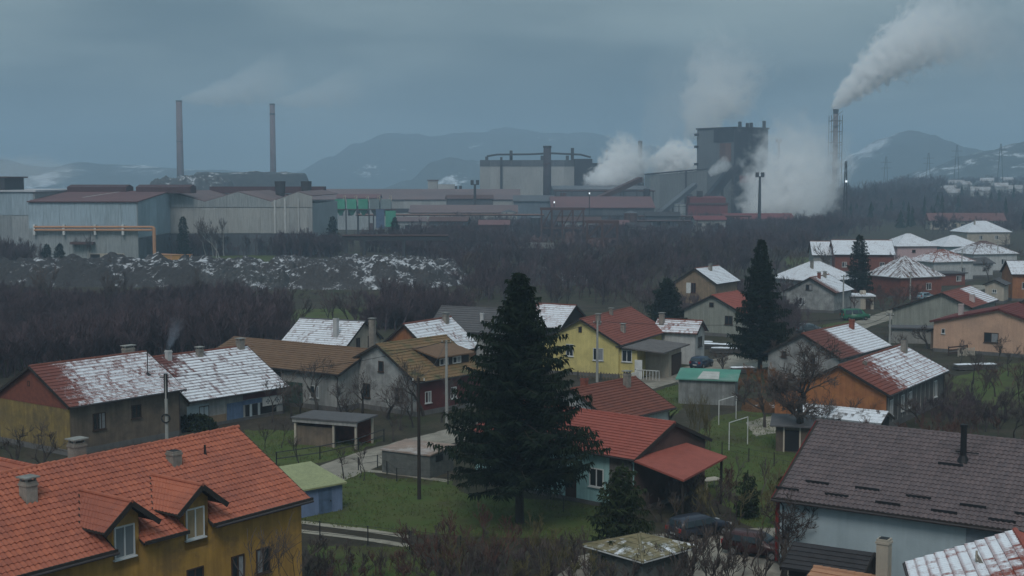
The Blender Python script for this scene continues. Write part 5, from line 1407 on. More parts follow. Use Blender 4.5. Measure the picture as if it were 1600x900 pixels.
# ------------------------------------------------------------------ the works
CLAD = M('pale_blue_cladding', (.36, .45, .51), (.28, .36, .42), scale=.08, streak=.5, ribs=('X', .9, .6), var=.13, rough=.7, bump=.3)
CLADG = M('grey_cladding', (.34, .37, .38), (.26, .285, .30), scale=.08, streak=.55, ribs=('X', .9, .6), var=.10, rough=.7, bump=.3)
CLADD = M('dark_cladding', (.12, .13, .145), (.085, .095, .11), scale=.08, streak=.5, var=.12)
CLADC = M('cream_cladding', (.38, .385, .375), (.29, .30, .30), scale=.05, streak=.4, var=.07)
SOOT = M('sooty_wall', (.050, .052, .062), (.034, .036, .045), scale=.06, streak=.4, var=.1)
RUST = M('rust_brown_steel', (.10, .055, .05), (.07, .042, .04), var=.15)
MROOF = M('maroon_sheet_roof', (.17, .088, .09), (.13, .07, .076), scale=.06, streak=.3, var=.06)
PROOF = M('pinkish_sheet_roof', (.165, .115, .115), (.12, .09, .095), scale=.05, var=.06)
WRED = M('works_red', (.20, .055, .055), (.15, .045, .05), scale=.1, streak=.4)
ORPIPE = M('orange_pipe', (.46, .25, .14), (.38, .2, .12), bump=.02)
ORMACH = M('orange_machine', (.52, .28, .08), (.42, .22, .07))
GREENM = M('green_hopper', (.08, .36, .24), (.06, .27, .19), scale=.3, streak=.3)
STEEL = M('dark_steel', (.05, .05, .055), bump=.03)
LAMP = EM('lit_lamp', (.85, .95, 1.0), 1.4)
def clad(root, p0, p1, z0, za, zb, n, mat, name='panel', out=None):
    p0, p1 = Vector(p0), Vector(p1); d = (p1 - p0) / n; nn = Vector((d.y, -d.x)).normalized()
    for i in range(n):
        a, b = p0 + d*i + d*.006, p0 + d*(i+1) - d*.006
        ta, tb = za + (zb-za)*i/n, za + (zb-za)*(i+1)/n
        o = .10 + .05 * (i % 2)
        ao, bo = a + nn*o, b + nn*o
        MB().add([(a.x,a.y,z0),(b.x,b.y,z0),(bo.x,bo.y,z0),(ao.x,ao.y,z0),(a.x,a.y,ta),(b.x,b.y,tb),(bo.x,bo.y,tb),(ao.x,ao.y,ta)],
                 [(0,3,2,1),(4,5,6,7),(0,1,5,4),(1,2,6,5),(2,3,7,6),(3,0,4,7)]).build(name, mat, root)
def poly_part(root, name, vs_, fs_, mat): return MB().add(vs_, fs_).build(name, mat, root)
# hall A (left edge)
ha = thing('flat_roof_hall', 'grey flat roofed hall at the left picture edge', 'factory hall', (-190, 395, 0))
MB().box(-40, 50, 0, 60, 0, 20.3).build('wall', CLADG, ha)
clad(ha, (-40, 0), (49.6, 0), 13.5, 20.3, 20.3, 14, CLAD); clad(ha, (-40, 0), (49.6, 0), 0, 13.2, 13.2, 14, CLADG, 'lower_panel')
MB().box(-41, 50.5, -.6, 61, 20.3, 20.8).build('roof', M('hall_roof_snow', (.5, .52, .55), (.3, .31, .33), scale=.05), ha)
MB().box(24, 39, 6, 22, 20.8, 24.4).build('roof_house', STEEL, ha); MB().box(23, 40, 5.5, 23, 24.4, 24.8).build('roof_house_cap', RUST, ha)
# hall B (maroon roof) and hall C (gabled front)
hb = thing('maroon_roof_hall', 'pale blue clad hall with maroon roof and orange pipes along its front', 'factory hall', (-108, 388, 0))
MB().prism([(0, 0), (74, 0), (74, 17.3), (37, 19.9), (0, 17.3)], -31.4, 0).build('wall', CLADG, hb)
clad(hb, (-31.4, 0), (-.2, 0), 9.8, 17.2, 17.2, 7, CLAD); clad(hb, (-31.4, 0), (-.2, 0), 0, 9.3, 9.3, 7, CLADG, 'lower_panel')
clad(hb, (0, .2), (0, 36.8), 7.2, 17.3, 19.85, 9, CLAD); clad(hb, (0, .2), (0, 36.8), 0, 7.0, 7.0, 9, CLADD, 'lower_panel')
for yy in ((-.7, 37), (37, 75)):
    zz = [17.3+.15 - (.05 if yy[0] < 0 else -2.6), 19.9+.15 if yy[0] < 0 else 17.3]
    poly_part(hb, 'roof_slope', [(-31.6, yy[0], zz[0]), (.4, yy[0], zz[0]), (.4, yy[1], zz[1]), (-31.6, yy[1], zz[1]), (-31.6, yy[0], zz[0]+.3), (.4, yy[0], zz[0]+.3), (.4, yy[1], zz[1]+.3), (-31.6, yy[1], zz[1]+.3)],
              [(0,1,2,3),(4,5,6,7),(0,1,5,4),(1,2,6,5),(2,3,7,6),(3,0,4,7)], MROOF)
for x0, x1 in ((-31, -12.5), (-9.5, 7.5)):
    MB().prism([(33, 19.6), (41, 19.6), (41, 21.6), (37, 22.3), (33, 21.6)], x0, x1).build('roof_monitor', M('dark_maroon_monitor', (.085, .05, .056)), hb)
MB().bar((-19.5, 12, 18.6), (-14, 36, 20.25), .7, .1).build('roof_walkway', M('pale_walkway', (.42, .4, .38)), hb)
for x in (-15.6, -6.7):
    window(hb, Wall('R', -(0)), x, 11.4, 2.8 if x > -10 else 2.2, 2.6, STEEL, 1, False)
MB().box(-14, -4, -.3, -.15, 0, 2.6).build('white_door_surround', CREAM, hb)
for x in (-12.4, -5.6): MB().box(x-1.4, x+1.4, -.45, -.3, .1, 2.4).build('door', BLACK, hb)
MB().box(-19, -12.3, -2.4, -.3, 5.3, 6.0).build('porch_roof', RUST, hb)
for z in (9.4, 10.3):
    MB().tube((-29.5, -1.2, z), (4.5, -1.2, z), .32, n=10).build('pipe', ORPIPE, hb)
for x in (-29.5, -21, -12, -4): MB().box(x-.3, x+.3, -1.4, -.2, 8.0, 11.0).build('pipe_bracket', WHITE, hb)
MB().path([(4.5, -1.2, 10.3), (5.0, -1.2, 9.8), (5.0, -1.2, 2.6), (6.0, -1.2, 2.2), (12, -1.2, 2.0)], .5, 10).build('down_pipe', ORPIPE, hb)
eq = thing('orange_plant', 'orange machinery at the foot of the orange down pipe', 'machine', (-97.5, 386, 0))
MB().box(-3.5, 2.5, -2, 2, .3, 2.4).build('housing', ORMACH, eq); MB().box(2.5, 6, -1.4, 1.6, .3, 1.7).build('tank', ORMACH, eq)
for x in (-3, 0, 3, 5.4): MB().box(x-.2, x+.2, -2.2, -2.0, 0, 2.6).build('stanchion', ORPIPE, eq)
MB().box(-3.8, 6.2, -2.3, -2.1, 2.45, 2.6).build('guard_rail', ORPIPE, eq)
hc = thing('gabled_hall', 'long grey hall with zigzag gabled front behind the row of birches', 'factory hall', (-108, 425, 0))
pk = [(0, 19.95), (11, 16.9), (21.5, 19.95), (32, 16.9), (40.5, 19.95), (45, 18.6)]
for (xa, za), (xb, zb) in zip(pk, pk[1:]):
    n = 3
    clad(hc, (xa, 0), (xb, 0), 15.2, za, zb, n, CLADC if xa > 30 else CLADG, 'gable_panel'); clad(hc, (xa, -.12), (xb, -.12), 7.0, 15.0, 15.0, n, CLADC, 'panel'); clad(hc, (xa, 0), (xb, 0), 0, 6.8, 6.8, n, CLADD, 'lower_panel')
    poly_part(hc, 'roof_slope', [(xa, .2, za), (xb, .2, zb), (xb, 62, zb), (xa, 62, za), (xa, .2, za+.25), (xb, .2, zb+.25), (xb, 62, zb+.25), (xa, 62, za+.25)],
              [(0,1,2,3),(4,5,6,7),(0,1,5,4),(1,2,6,5),(2,3,7,6),(3,0,4,7)], PROOF)
MB().prism([(.3, 0), (61, 0), (61, 16.2), (.3, 16.2)], 0, 45).build('wall', CLADG, hc)
for x in (.8, 26, 43): window(hc, Wall('R', .1), x, 10.6, 1.9, 2.2, STEEL, 1, False)
for x in (33.2, 36.4, 40.6): MB().box(x-.22, x+.22, -.62, -.45, 7, 17.5 if x < 36 else 18).build('white_streak_panel', WHITER, hc)
MB().box(0, 41, 56, 61, 19.0, 21.4).build('roof_monitor', MATS['dark_maroon_monitor'], hc)
for x in (28, 37): MB().path([(x, 40, 18), (x, 40, 23.3)], [1.5, 1.9], 14).build('roof_vent', STEEL, hc)

# chimneys
def stack(name, label, px, top, d, r0, r1, mat, bands=(), cap=None):
    p = PD(px, 280, d); h = CH + (280 - top) / FPX * d
    r = thing(name, label, 'chimney', (p.x, d, 0), 0)
    MB().path([(0,0,0),(0,0,h*.5),(0,0,h)], [r0, (r0+r1)/2, r1], 24).build('shaft', mat, r, smooth=True)
    for z, hh, mt in bands: MB().path([(0,0,h*z),(0,0,h*z+hh)], [r0+(r1-r0)*z+.12]*2, 24).build('band', mt, r)
    MB().path([(0,0,h-.02),(0,0,h+.9)], [r1+.25]*2, 24).build('rim', cap or STEEL, r)
    return r, p, h
BRST = M('chimney_brick', (.20, .15, .155), (.15, .115, .125), scale=.1, streak=.5, var=.04)
stack('tall_chimney', 'left one of two tall slim smoking chimneys beyond the halls', 282, 160, 1150, 3.2, 2.5, BRST, ((.3,.6,STEEL),(.62,.6,STEEL)))
stack('tall_chimney', 'right one of two tall slim smoking chimneys beyond the halls', 427, 165, 1180, 2.9, 2.2, BRST, ((.3,.6,STEEL),(.9,1.5,STEEL)))
stack('dark_stack', 'thick dark stack in front of the pale main building', 855, 231, 720, 2.3, 2.0, M('dark_stack_steel', (.06, .055, .065), (.045, .04, .05), scale=.1, var=.03), ((.78,.5,RUST),(.62,.4,STEEL)))
sx, p, hS = stack('scaffold_chimney', 'scaffolded chimney with dark top and big white plume', 1304, 174, 850, 1.9, 1.5, M('pale_stack', (.22, .20, .21), (.12, .115, .125), scale=.15, streak=.5, var=.03), ((.97,2.2,STEEL),(.84,1.4,STEEL),(.66,1.4,STEEL),(.5,1.4,STEEL)))
for x in (-3.4, 3.4):
    for y in (-3.4, 3.4): MB().bar((x, y, 0), (x, y, hS-3), .35).build('scaffold_leg', STEEL, sx)
for k in range(9):
    z = 6 + k * (hS-9)/8.5
    q = MB()
    for a, b in (((-3.4,-3.4),(3.4,-3.4)),((3.4,-3.4),(3.4,3.4)),((3.4,3.4),(-3.4,3.4)),((-3.4,3.4),(-3.4,-3.4))): q.bar((*a, z), (*b, z), .3)
    q.bar((-3.4,-3.4,z), (3.4,-3.4,z+6), .22); q.build('scaffold_ring', STEEL, sx)

# spoil heap beyond the halls, slag heaps in front
def heap_mat(name, snow, c1=(.055,.055,.058), c2=(.09,.088,.085), sc=.4, lo=.0):
    mat = bpy.data.materials.new(name); nt = NT(mat); co = nt.coord('Object')
    a, b, c = nt.noise(co, sc, 8.0, .7), nt.noise(co, sc*5, 7.0, .7), nt.noise(co, sc*.25, 3.0, .5)
    col = nt.mix(nt.rng(b, .35, .65), c4(c1), c4(c2))
    geo = nt.n('NewGeometry'); sp = nt.n('SeparateXYZ', Vector=geo.outputs['Normal'])
    s = nt.m('ADD', nt.m('ADD', a, nt.m('MULTIPLY', nt.m('SUBTRACT', b, .5), .5)), nt.m('MULTIPLY', nt.m('SUBTRACT', c, .5), .7))
    s = nt.m('ADD', s, nt.m('MULTIPLY', nt.m('SUBTRACT', sp.outputs['Z'], .75), .35))
    col = nt.mix(nt.rng(s, .60-snow, .72-snow, 0, .85), col, c4(tuple(x*.8 for x in SNOW)))
    bs = nt.n('BsdfPrincipled', Base__Color=col, Roughness=.95); bs.inputs['Specular IOR Level'].default_value = .1
    bp = nt.n('Bump', Strength=.9, Distance=.4, Height=b); nt.put(bs.inputs['Normal'], bp.outputs[0])
    nt.put(nt.out.inputs['Surface'], bs.outputs[0]); return mat
def heap(name, label, c, rx, ry, h, seed, mat, rough=.35, n=90, plateau=.55, fr=.12, lump=.12):
    m = MB(); ny = max(20, int(n * ry / rx))
    for j in range(ny+1):
        for i in range(n+1):
            x, y = (i/n*2-1), (j/ny*2-1)
            e = (abs(x)**2.6 + abs(y)**2.2)
            w = max(0, 1 - e); sh = min(1, w / (1 - plateau)) ; sh = sh*sh*(3-2*sh)
            nz = mnoise.fractal(Vector((x*rx*fr, y*ry*fr, seed)), .8, 2.2, 6)
            z = h * sh * (1 + rough*nz*1.2) + h*lump*nz*min(1, w*4)
            m.v.append((x*rx, y*ry, max(-.6, z) - .3))
    for j in range(ny):
        for i in range(n):
            a = j*(n+1)+i; m.f.append((a, a+1, a+n+2, a+n+1))
    o = m.build(name, mat, loc=(c[0], c[1], 0), fix=False)
    return tag(o, label, 'heap')
heap('spoil_heap', 'flat topped dark spoil heap streaked with snow between the tall chimneys', (PD(392, 300, 1010).x, 1010), 50, 40, 29, 3.3, heap_mat('spoil', .0, (.05,.055,.06), (.08,.085,.085), .06), rough=.04, fr=.03, lump=.03)
heap('spoil_heap', 'pale snowy foot of the spoil heap beside the left tall chimney', (PD(300, 300, 960).x, 960), 34, 30, 23.5, 5.1, heap_mat('spoil_snowy', .12, sc=.06), rough=.12, fr=.06)
SL = heap_mat('slag', .06, (.05,.047,.048), (.085,.08,.08))
heap('slag_heap', 'long rubble heap patched with snow before the green hoppers', (PD(560, 430, 318).x, 318), 28, 27, 4.3, 7.7, SL, rough=.28, fr=.22, n=150)
heap('slag_heap', 'dark rubble bank with rags of snow before the orange pipes', (PD(200, 430, 322).x, 322), 42, 24, 4.2, 9.1, heap_mat('slag_dark', .0, (.045,.042,.042), (.07,.066,.066)), rough=.3, fr=.2, n=150)
heap('slag_heap', 'short snowy rubble slope between the two larger rubble heaps', (PD(385, 440, 300).x, 303), 12, 16, 3.6, 2.1, heap_mat('slag_snowy', .05), rough=.45, fr=.22, n=80)
heap('slag_heap', 'scrap heap behind the tip of the tall spruce', (PD(875, 440, 312).x, 312), 8.5, 9, 2.6, 4.4, heap_mat('slag_scrap', .03), rough=.6, fr=.4, n=70)

# long low halls behind
def gable_hall(name, label, x0, x1, d, depth, ze, zr, wall, roof, panels=8, band=None):
    r = thing(name, label, 'factory hall', (x0, d, 0)); w = x1 - x0
    MB().prism([(0, 0), (depth, 0), (depth, ze), (depth/2, zr), (0, ze)], 0, w).build('wall', wall, r)
    clad(r, (0, 0), (w, 0), 0, ze-.1, ze-.1, panels, wall)
    for a, b, za, zb in ((-.8, depth/2, ze, zr), (depth/2, depth+.8, zr, ze)):
        poly_part(r, 'roof_slope', [(-.5,a,za+.05),(w+.5,a,za+.05),(w+.5,b,zb+.05),(-.5,b,zb+.05),(-.5,a,za+.4),(w+.5,a,za+.4),(w+.5,b,zb+.4),(-.5,b,zb+.4)], [(0,1,2,3),(4,5,6,7),(0,1,5,4),(1,2,6,5),(2,3,7,6),(3,0,4,7)], roof)
    if band: MB().box(0, w, -.4, -.2, *band[:2]).build('window_band', band[2], r)
    return r
X = lambda px, d: (px - 800) / FPX * d
gable_hall('long_hall', 'long low hall with pinkish roof behind the green hoppers', X(478, 690), X(812, 690), 690, 60, 13.4, 18.4, CLADC, PROOF, 24, (7.0, 9.0, STEEL))
gable_hall('low_hall', 'lower pink roofed hall in front of the long hall', X(640, 610), X(808, 610), 610, 24, 8.6, 11.8, CLADC, PROOF, 12, (3.6, 4.6, RUST))
gable_hall('low_hall', 'dim brown roofed hall at the right of the dark stack', X(862, 640), X(1022, 640), 640, 40, 10.2, 15.2, CLADD, MROOF, 10, (6.2, 7.0, STEEL))
gable_hall('blue_grey_shed', 'blue grey shed at the foot of the dark stack', X(803, 660), X(866, 660), 660, 30, 13.0, 15.6, M('blue_grey_clad', (.15, .19, .23), (.12, .15, .19), scale=.08, streak=.4), CLADD, 6)
gable_hall('far_flat_hall', 'flat dark hall in front of the steaming building', X(865, 735), X(1016, 735), 735, 50, 18.2, 20.0, CLADD, M('wet_roof', (.12, .13, .15), rough=.5), 8)
gable_hall('red_roof_gatehouse', 'low building with red roof in front of the steam', X(1133, 655), X(1240, 655), 655, 16, 4.4, 6.9, GREYR, WRED, 8, (1.6, 3.0, PANE))
m = thing('small_gantry_house', 'small pale tower house on the ridge of the long hall', 'factory hall', (X(676, 740), 742, 0))
MB().box(-2.6, 2.6, 0, 6, 0, 23.2).build('wall', CLADC, m); MB().box(2.8, 12, 0, 6, 0, 21.2).build('annex', CLADC, m); MB().box(-3, 3, -.4, 6.4, 23.2, 23.7).build('roof', PROOF, m)
# pale main building
mb_ = thing('main_works_building', 'broad pale works building with a pipe along its flat roof', 'factory building', (X(750, 800), 800, 0))
MB().box(0, 56, 0, 50, 0, 35).build('wall', CLADC, mb_)
clad(mb_, (0, 0), (56, 0), 0, 31.4, 31.4, 9, CLADC); clad(mb_, (0, -.1), (56, -.1), 31.5, 35.3, 35.3, 9, CLADD, 'top_panel')
MB().box(56.1, 66.5, -3, 46, 0, 36).build('dark_bay', SOOT, mb_); MB().box(12, 13.4, -1.2, -.3, 0, 37).build('riser_pipe', STEEL, mb_)
MB().path([(4, 4, 37.6), (10, 4, 38.6), (30, 4, 38.8), (42, 4, 39.4), (60, 4, 38.6), (66, 4, 37)], .55, 8).build('roof_pipe', STEEL, mb_)
for x, z in ((4, 37.4), (18.5, 41), (18.5, 37.6), (55, 42.5), (52, 38), (37, 38)): MB().box(x-.9, x+.9, 3, 5, 35, z).build('roof_vent', STEEL, mb_)
for x in (16, 26, 34): MB().box(x-1.5, x+1.5, -.6, -.3, 2, 6).build('opening', STEEL, mb_)
db = thing('sooty_building', 'dark sooty building half hidden by white steam', 'factory building', (X(925, 830), 830, 0))
MB().box(0, 32, 0, 30, 0, 33).build('wall', SOOT, db); clad(db, (0, 0), (32, 0), 0, 33.2, 33.2, 6, SOOT); MB().box(-.5, 32.5, -.5, 30.5, 33.2, 33.9).build('roof', STEEL, db)
MB().tube((29.5, 2, 33), (29.5, 2, 47.5), 1.3, n=12).build('flue', STEEL, db); MB().tube((9, 2, 33), (9, 2, 42), .7, n=10).build('flue', STEEL, db)
# furnace building
bf = thing('furnace_building', 'tall dark furnace building with one grey face and one sooty face', 'factory building', (125, 760, 0), math.atan2(.584, .81))
LW, RW, HB = 30.0, 27.0, 52.5
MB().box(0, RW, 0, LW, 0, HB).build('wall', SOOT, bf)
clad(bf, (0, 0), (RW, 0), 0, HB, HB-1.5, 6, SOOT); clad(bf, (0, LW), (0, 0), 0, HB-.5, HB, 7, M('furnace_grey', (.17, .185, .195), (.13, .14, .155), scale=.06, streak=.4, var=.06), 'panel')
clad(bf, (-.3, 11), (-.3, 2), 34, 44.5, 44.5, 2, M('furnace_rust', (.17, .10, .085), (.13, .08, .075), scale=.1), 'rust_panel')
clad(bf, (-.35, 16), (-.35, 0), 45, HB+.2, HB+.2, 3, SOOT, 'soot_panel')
MB().box(-.6, RW+.4, -.6, LW+.5, HB+.1, HB+.9).build('parapet', STEEL, bf)
for x, z in ((6, 3.0), (12, 2.4), (15, 2.6), (25.5, 4.0)): MB().box(x-.7, x+.7, 1, 2.4, HB+.9, HB+.9+z).build('roof_vent', STEEL, bf)
for z in (12, 22, 32, 42, 49): MB().box(-1.6, -.35, LW-1.6, LW+.8, z, z+1.4).build('stair_landing', STEEL, bf)
clad(bf, (4, -.3), (RW-1, -.3), 22, 26, 26, 3, WRED, 'red_panel')
ba = thing('casting_hall', 'grey sloping roofed hall left of the furnace building', 'factory building', (X(1015, 735), 735, 0))
MB().prism([(0, 0), (30, 0), (30, 26.6), (0, 26.6)], 0, 31).build('wall', CLADG, ba); clad(ba, (0, 0), (31, 0), 0, 26.2, 29.0, 6, M('casting_grey', (.19, .21, .22), (.155, .17, .18), scale=.06, streak=.4))
poly_part(ba, 'roof', [(-.3,-.5,26.4),(31.3,-.5,29.2),(31.3,30,29.2),(-.3,30,26.4),(-.3,-.5,27.1),(31.3,-.5,29.9),(31.3,30,29.9),(-.3,30,27.1)], [(0,1,2,3),(4,5,6,7),(0,1,5,4),(1,2,6,5),(2,3,7,6),(3,0,4,7)], STEEL)
MB().box(19, 20, -.8, -.3, 3, 29).build('riser_pipe', STEEL, ba); MB().box(16, 23, -1.2, -.3, 15, 15.8).build('platform', STEEL, ba)
cv = thing('conveyor_bridge', 'dark inclined conveyor bridge in front of the furnace building', 'conveyor', (X(1105, 722), 722, 0))
MB().bar((0, 0, 13), (15, 4, 31), 5.5, 4.0).build('gallery', SOOT, cv)
for x, z in ((2, 13.5), (8, 20.5), (13.5, 27)): MB().bar((x, 1, 0), (x, 1, z), 1.1).build('trestle', STEEL, cv)
rb_ = thing('red_works_block', 'stepped red works block below the furnace building', 'factory building', (X(1074, 690), 690, 0))
MB().box(0, 20.5, 0, 16, 0, 11.6).build('lower_wall', WRED, rb_); MB().prism([(0, 11.6), (12, 11.6), (12, 15.2), (0, 14.6)], 1, 19.5).build('upper_wall', WRED, rb_)
clad(rb_, (0, 0), (20.5, 0), 0, 11.4, 11.4, 5, WRED); MB().box(-.3, 20.8, -.6, -.35, 11.0, 11.9).build('cornice', RUST, rb_); MB().box(6, 20, -.6, -.35, 5.6, 6.2).build('stringcourse', RUST, rb_); MB().box(5, 8, 2, 4, 15, 18).build('roof_vent', STEEL, rb_)
# hoppers
hp = thing('green_hoppers', 'row of green hoppers on a steel frame in front of the long hall', 'hoppers', (X(524, 540), 540, 0))
for k in range(5):
    x = 2.2 + k * 4.6
    GRM = GREENM if k < 3 else M('grey_hopper', (.20, .25, .26), (.16, .20, .21))
    h_ = MB().box(x-1.9, x+1.9, -1.8, 1.8, 12.2, 16.0).build('hopper', GRM, hp)
    MB().add([(x-1.9,-1.8,12.2),(x+1.9,-1.8,12.2),(x+1.9,1.8,12.2),(x-1.9,1.8,12.2),(x-.4,-.4,9.6),(x+.4,-.4,9.6),(x+.4,.4,9.6),(x-.4,.4,9.6)], [(0,1,5,4),(1,2,6,5),(2,3,7,6),(3,0,4,7),(4,5,6,7)]).build('outlet', GRM, h_)
    MB().path([(x+1.2,-.5,16),(x+1.2,-.5,17.2),(x+2.0,-.5,17.4),(x+2.0,-.5,15.0)], .22, 6).build('vent_pipe', CREAM, h_)
for k in range(6): MB().box(k*4.6-.25, k*4.6+.25, -2.0, -1.6, 0, 12.3).build('leg', STEEL, hp)
MB().box(-.5, 24.5, -2.1, 2.1, 11.8, 12.15).build('frame_beam', RUST, hp); MB().box(16.6, 20, -2.4, -2.1, 4.5, 12).build('blue_panel', BLUEW, hp); MB().box(20.4, 24.5, -2.4, -2.1, 5, 11.4).build('green_panel', GREENM, hp)
# steel bridge
br = thing('pipe_bridge', 'low dark pipe bridge on pillars behind the rubble heap', 'bridge', (X(535, 405), 405, 0))
MB().box(0, 32, -.8, .8, 5.6, 6.8).build('deck', STEEL, br)
for x in (1, 6.5, 18.5, 25): MB().box(x-.5, x+.5, -.6, .6, 0, 5.6).build('pillar', STEEL, br)
MB().tube((0, -.9, 7.1), (32, -.9, 7.1), .3).build('pipe', RUST, br)
# rust gantries
def gantry(label, px0, px1, d, h, n):
    r = thing('steel_gantry', label, 'gantry', (X(px0, d), d, 0), 0, 'rusty gantries'); w = X(px1, d) - X(px0, d)
    for i in range(n + 1):
        x = w * i / n
        for y in (0, 5): MB().bar((x, y, 0), (x, y, h), .45).build('column', RUST, r)
    for y in (0, 5):
        MB().bar((-.5, y, h), (w+.5, y, h), .6, .9).build('girder', RUST, r); MB().bar((0, y, h*.45), (w, y, h*.45), .35).build('tie_beam', RUST, r)
        for i in range(n):
            a, b = w*i/n, w*(i+1)/n
            MB().bar((a, y, h*.45), (b, y, h), .25).build('brace', RUST, r)
    return r
gantry('taller rusty steel gantry below the dark stack', 846, 912, 500, 13.0, 4)
gantry('lower rusty steel gantry right of the taller one', 918, 965, 440, 10.0, 2)
pf = thing('roofed_platform', 'low derelict canopy roof in the thicket left of the spruce tip', 'canopy', (X(812, 395), 395, 0))
MB().add([(0,0,3.6),(10,0,3.4),(12,9,4.6),(2,9,4.8),(0,0,3.9),(10,0,3.7),(12,9,4.9),(2,9,5.1)], [(0,1,2,3),(4,5,6,7),(0,1,5,4),(1,2,6,5),(2,3,7,6),(3,0,4,7)]).build('roof', OLDWD, pf)
for x, y in ((.6,.4),(9.4,.4),(11.2,8.4),(2.6,8.4)): MB().box(x-.15, x+.15, y-.15, y+.15, 0, 3.55).build('post', STEEL, pf)
# floodlight masts
def mast(label, px, top, d, lit=False, lattice=False):
    p = PD(px, 300, d); h = CH + (280-top)/FPX*d; gz = ground_z(p.x, d)
    r = thing('floodlight_mast', label, 'mast', (p.x, d, gz), 0, 'masts of the works'); h -= gz
    if lattice:
        for x in (-1, 1):
            for y in (-1, 1): MB().bar((x*.9, y*.9, 0), (x*.3, y*.3, h), .25).build('leg', STEEL, r)
        q = MB()
        for k in range(8):
            z = h*k/8; w = .9 - .6*k/8; q.bar((-w, -w, z), (w, -w, z+h/8), .14).bar((w, -w, z), (-w, -w, z+h/8), .14)
        q.build('lattice', STEEL, r)
    else: MB().path([(0,0,0),(0,0,h)], [.9,.55], 10).build('shaft', STEEL, r)
    if not lattice:
        MB().box(-2.0, 2.0, -.5, .5, h-.3, h+.1).build('platform', STEEL, r)
        for x in (-1.3, 1.3): MB().box(x-.75, x+.75, -.6, .5, h+.1, h+2.0).build('lamp_head', STEEL, r)
    if lit:
        MB().path([(0,-1.0,h*lit-.45),(0,-1.0,h*lit+.45)], [.45,.45], 10).build('lit_lamp', LAMP, r)
mast('floodlight mast left of the pale main building', 742, 288, 640); mast('farther floodlight mast beside the first one', 716, 296, 760)
mast('floodlight mast standing in the white steam', 1187, 276, 640); mast('dark lattice mast with a lit lamp right of the steam', 1321, 252, 600, .72, True)
mast('thin mast behind the steam', 1216, 222, 900)
for px, py, d, lb in ((921, 302, 632, 'bright lamp on the flat dark hall'), (866, 316, 632, 'bright lamp beside the dark stack')):
    p = PD(px, py, d); r = thing('yard_lamp', lb, 'lamp', (p.x, d, 0), 0)
    MB().tube((0,0,0),(0,0,p.z),.18).build('post', STEEL, r); MB().path([(0,-.3,p.z-.4),(0,-.3,p.z+.4)], [.3]*2, 10).build('lit_lamp', LAMP, r)

# far houses on the right slope, pylons
rf = random.Random(4)
far = [(1445,276,1250),(1462,273,1280),(1480,278,1180),(1492,271,1320),(1505,276,1240),(1540,268,1350),(1562,279,1150),(1585,279,1120),(1488,284,1080),(1440,284,1100),(1570,262,1450),(1530,283,1080)]
for i, (px, py, d) in enumerate(far):
    x = X(px, d); z = ground_z(x, d)
    r = thing('far_house', 'tiny snow roofed house on the distant slope', 'house', (x, d, z - 1), rf.uniform(-.5, .5), 'distant snow roofed houses')
    w, dd, e = rf.uniform(9, 15), rf.uniform(8, 10), rf.uniform(4.5, 6.5)
    MB().box(-w/2, w/2, -dd/2, dd/2, 0, e).build('wall', rf.choice([CREAM, WHITER, GREYR, TANR]), r)
    MB().prism([(-dd/2-.5, e), (dd/2+.5, e), (0, e+3.2)], -w/2-.4, w/2+.4).build('roof', M('old_snow_roof', (.42, .43, .45), (.22, .19, .18), scale=.3), r)
    for u in (-w/4, w/4): MB().box(u-.7, u+.7, -dd/2-.08, -dd/2, 1.6, 3.2).build('window', PANE, r)
p = PD(1447, 330, 700)
r = thing('long_red_barn', 'long barn with dull red roof at the edge of the wood', 'barn', (p.x, 640, 0), R(-4))
MB().box(-17, 17, -5, 5, 0, 4.5).build('wall', CREAM, r); MB().prism([(-6, 4.4), (6, 4.4), (0, 8)], -18, 18).build('roof', M('dull_red_sheet', (.19, .09, .085)), r)
for u in range(-14, 15, 4): MB().box(u-1, u+1, -5.08, -5, 1.2, 3).build('window', PANE, r)
for px, d, h in ((1382, 1500, 42), (1448, 1550, 40), (1492, 1500, 44), (1560, 1400, 42), (1290, 1500, 36)):
    x = X(px, d); r = thing('pylon', 'faint lattice pylon on the distant right slope', 'pylon', (x, d, ground_z(x, d)), 0, 'distant pylons')
    for a in (-1, 1): MB().bar((a*3, 0, 0), (a*.5, 0, h), .5).build('leg', STEEL, r)
    for z in (.7, .85): MB().bar((-6, 0, h*z), (6, 0, h*z), .4).build('crossarm', STEEL, r)
# dark conifer wood on the right
wood = MB(); rw = random.Random(31)
for i in range(50):
    px = rw.uniform(1325, 1640); d = rw.uniform(620, 1050)
    if rw.random() < (px - 1325) / 420: continue
    x = X(px, d); z = ground_z(x, d); h = rw.uniform(8, 15); r_ = rw.uniform(1.6, 3.0)
    for k in range(3):
        n = 6; zb, zt, rr_ = z + h*(.08+.28*k), z + h*(.5+.25*k), r_*(1-.26*k)
        a0 = rw.random()*6
        wood.add([(x+rr_*math.cos(a0+6.283*q/n)*rw.uniform(.7,1.2), d+rr_*math.sin(a0+6.283*q/n), zb+rw.uniform(-.5,.5)) for q in range(n)] + [(x, d, zt)], [(q, (q+1) % n, n) for q in range(n)])
tag(wood.build('far_wood', NEEDLE, fix=False), 'dark wood of the distant right slope', 'wood', kind='stuff')

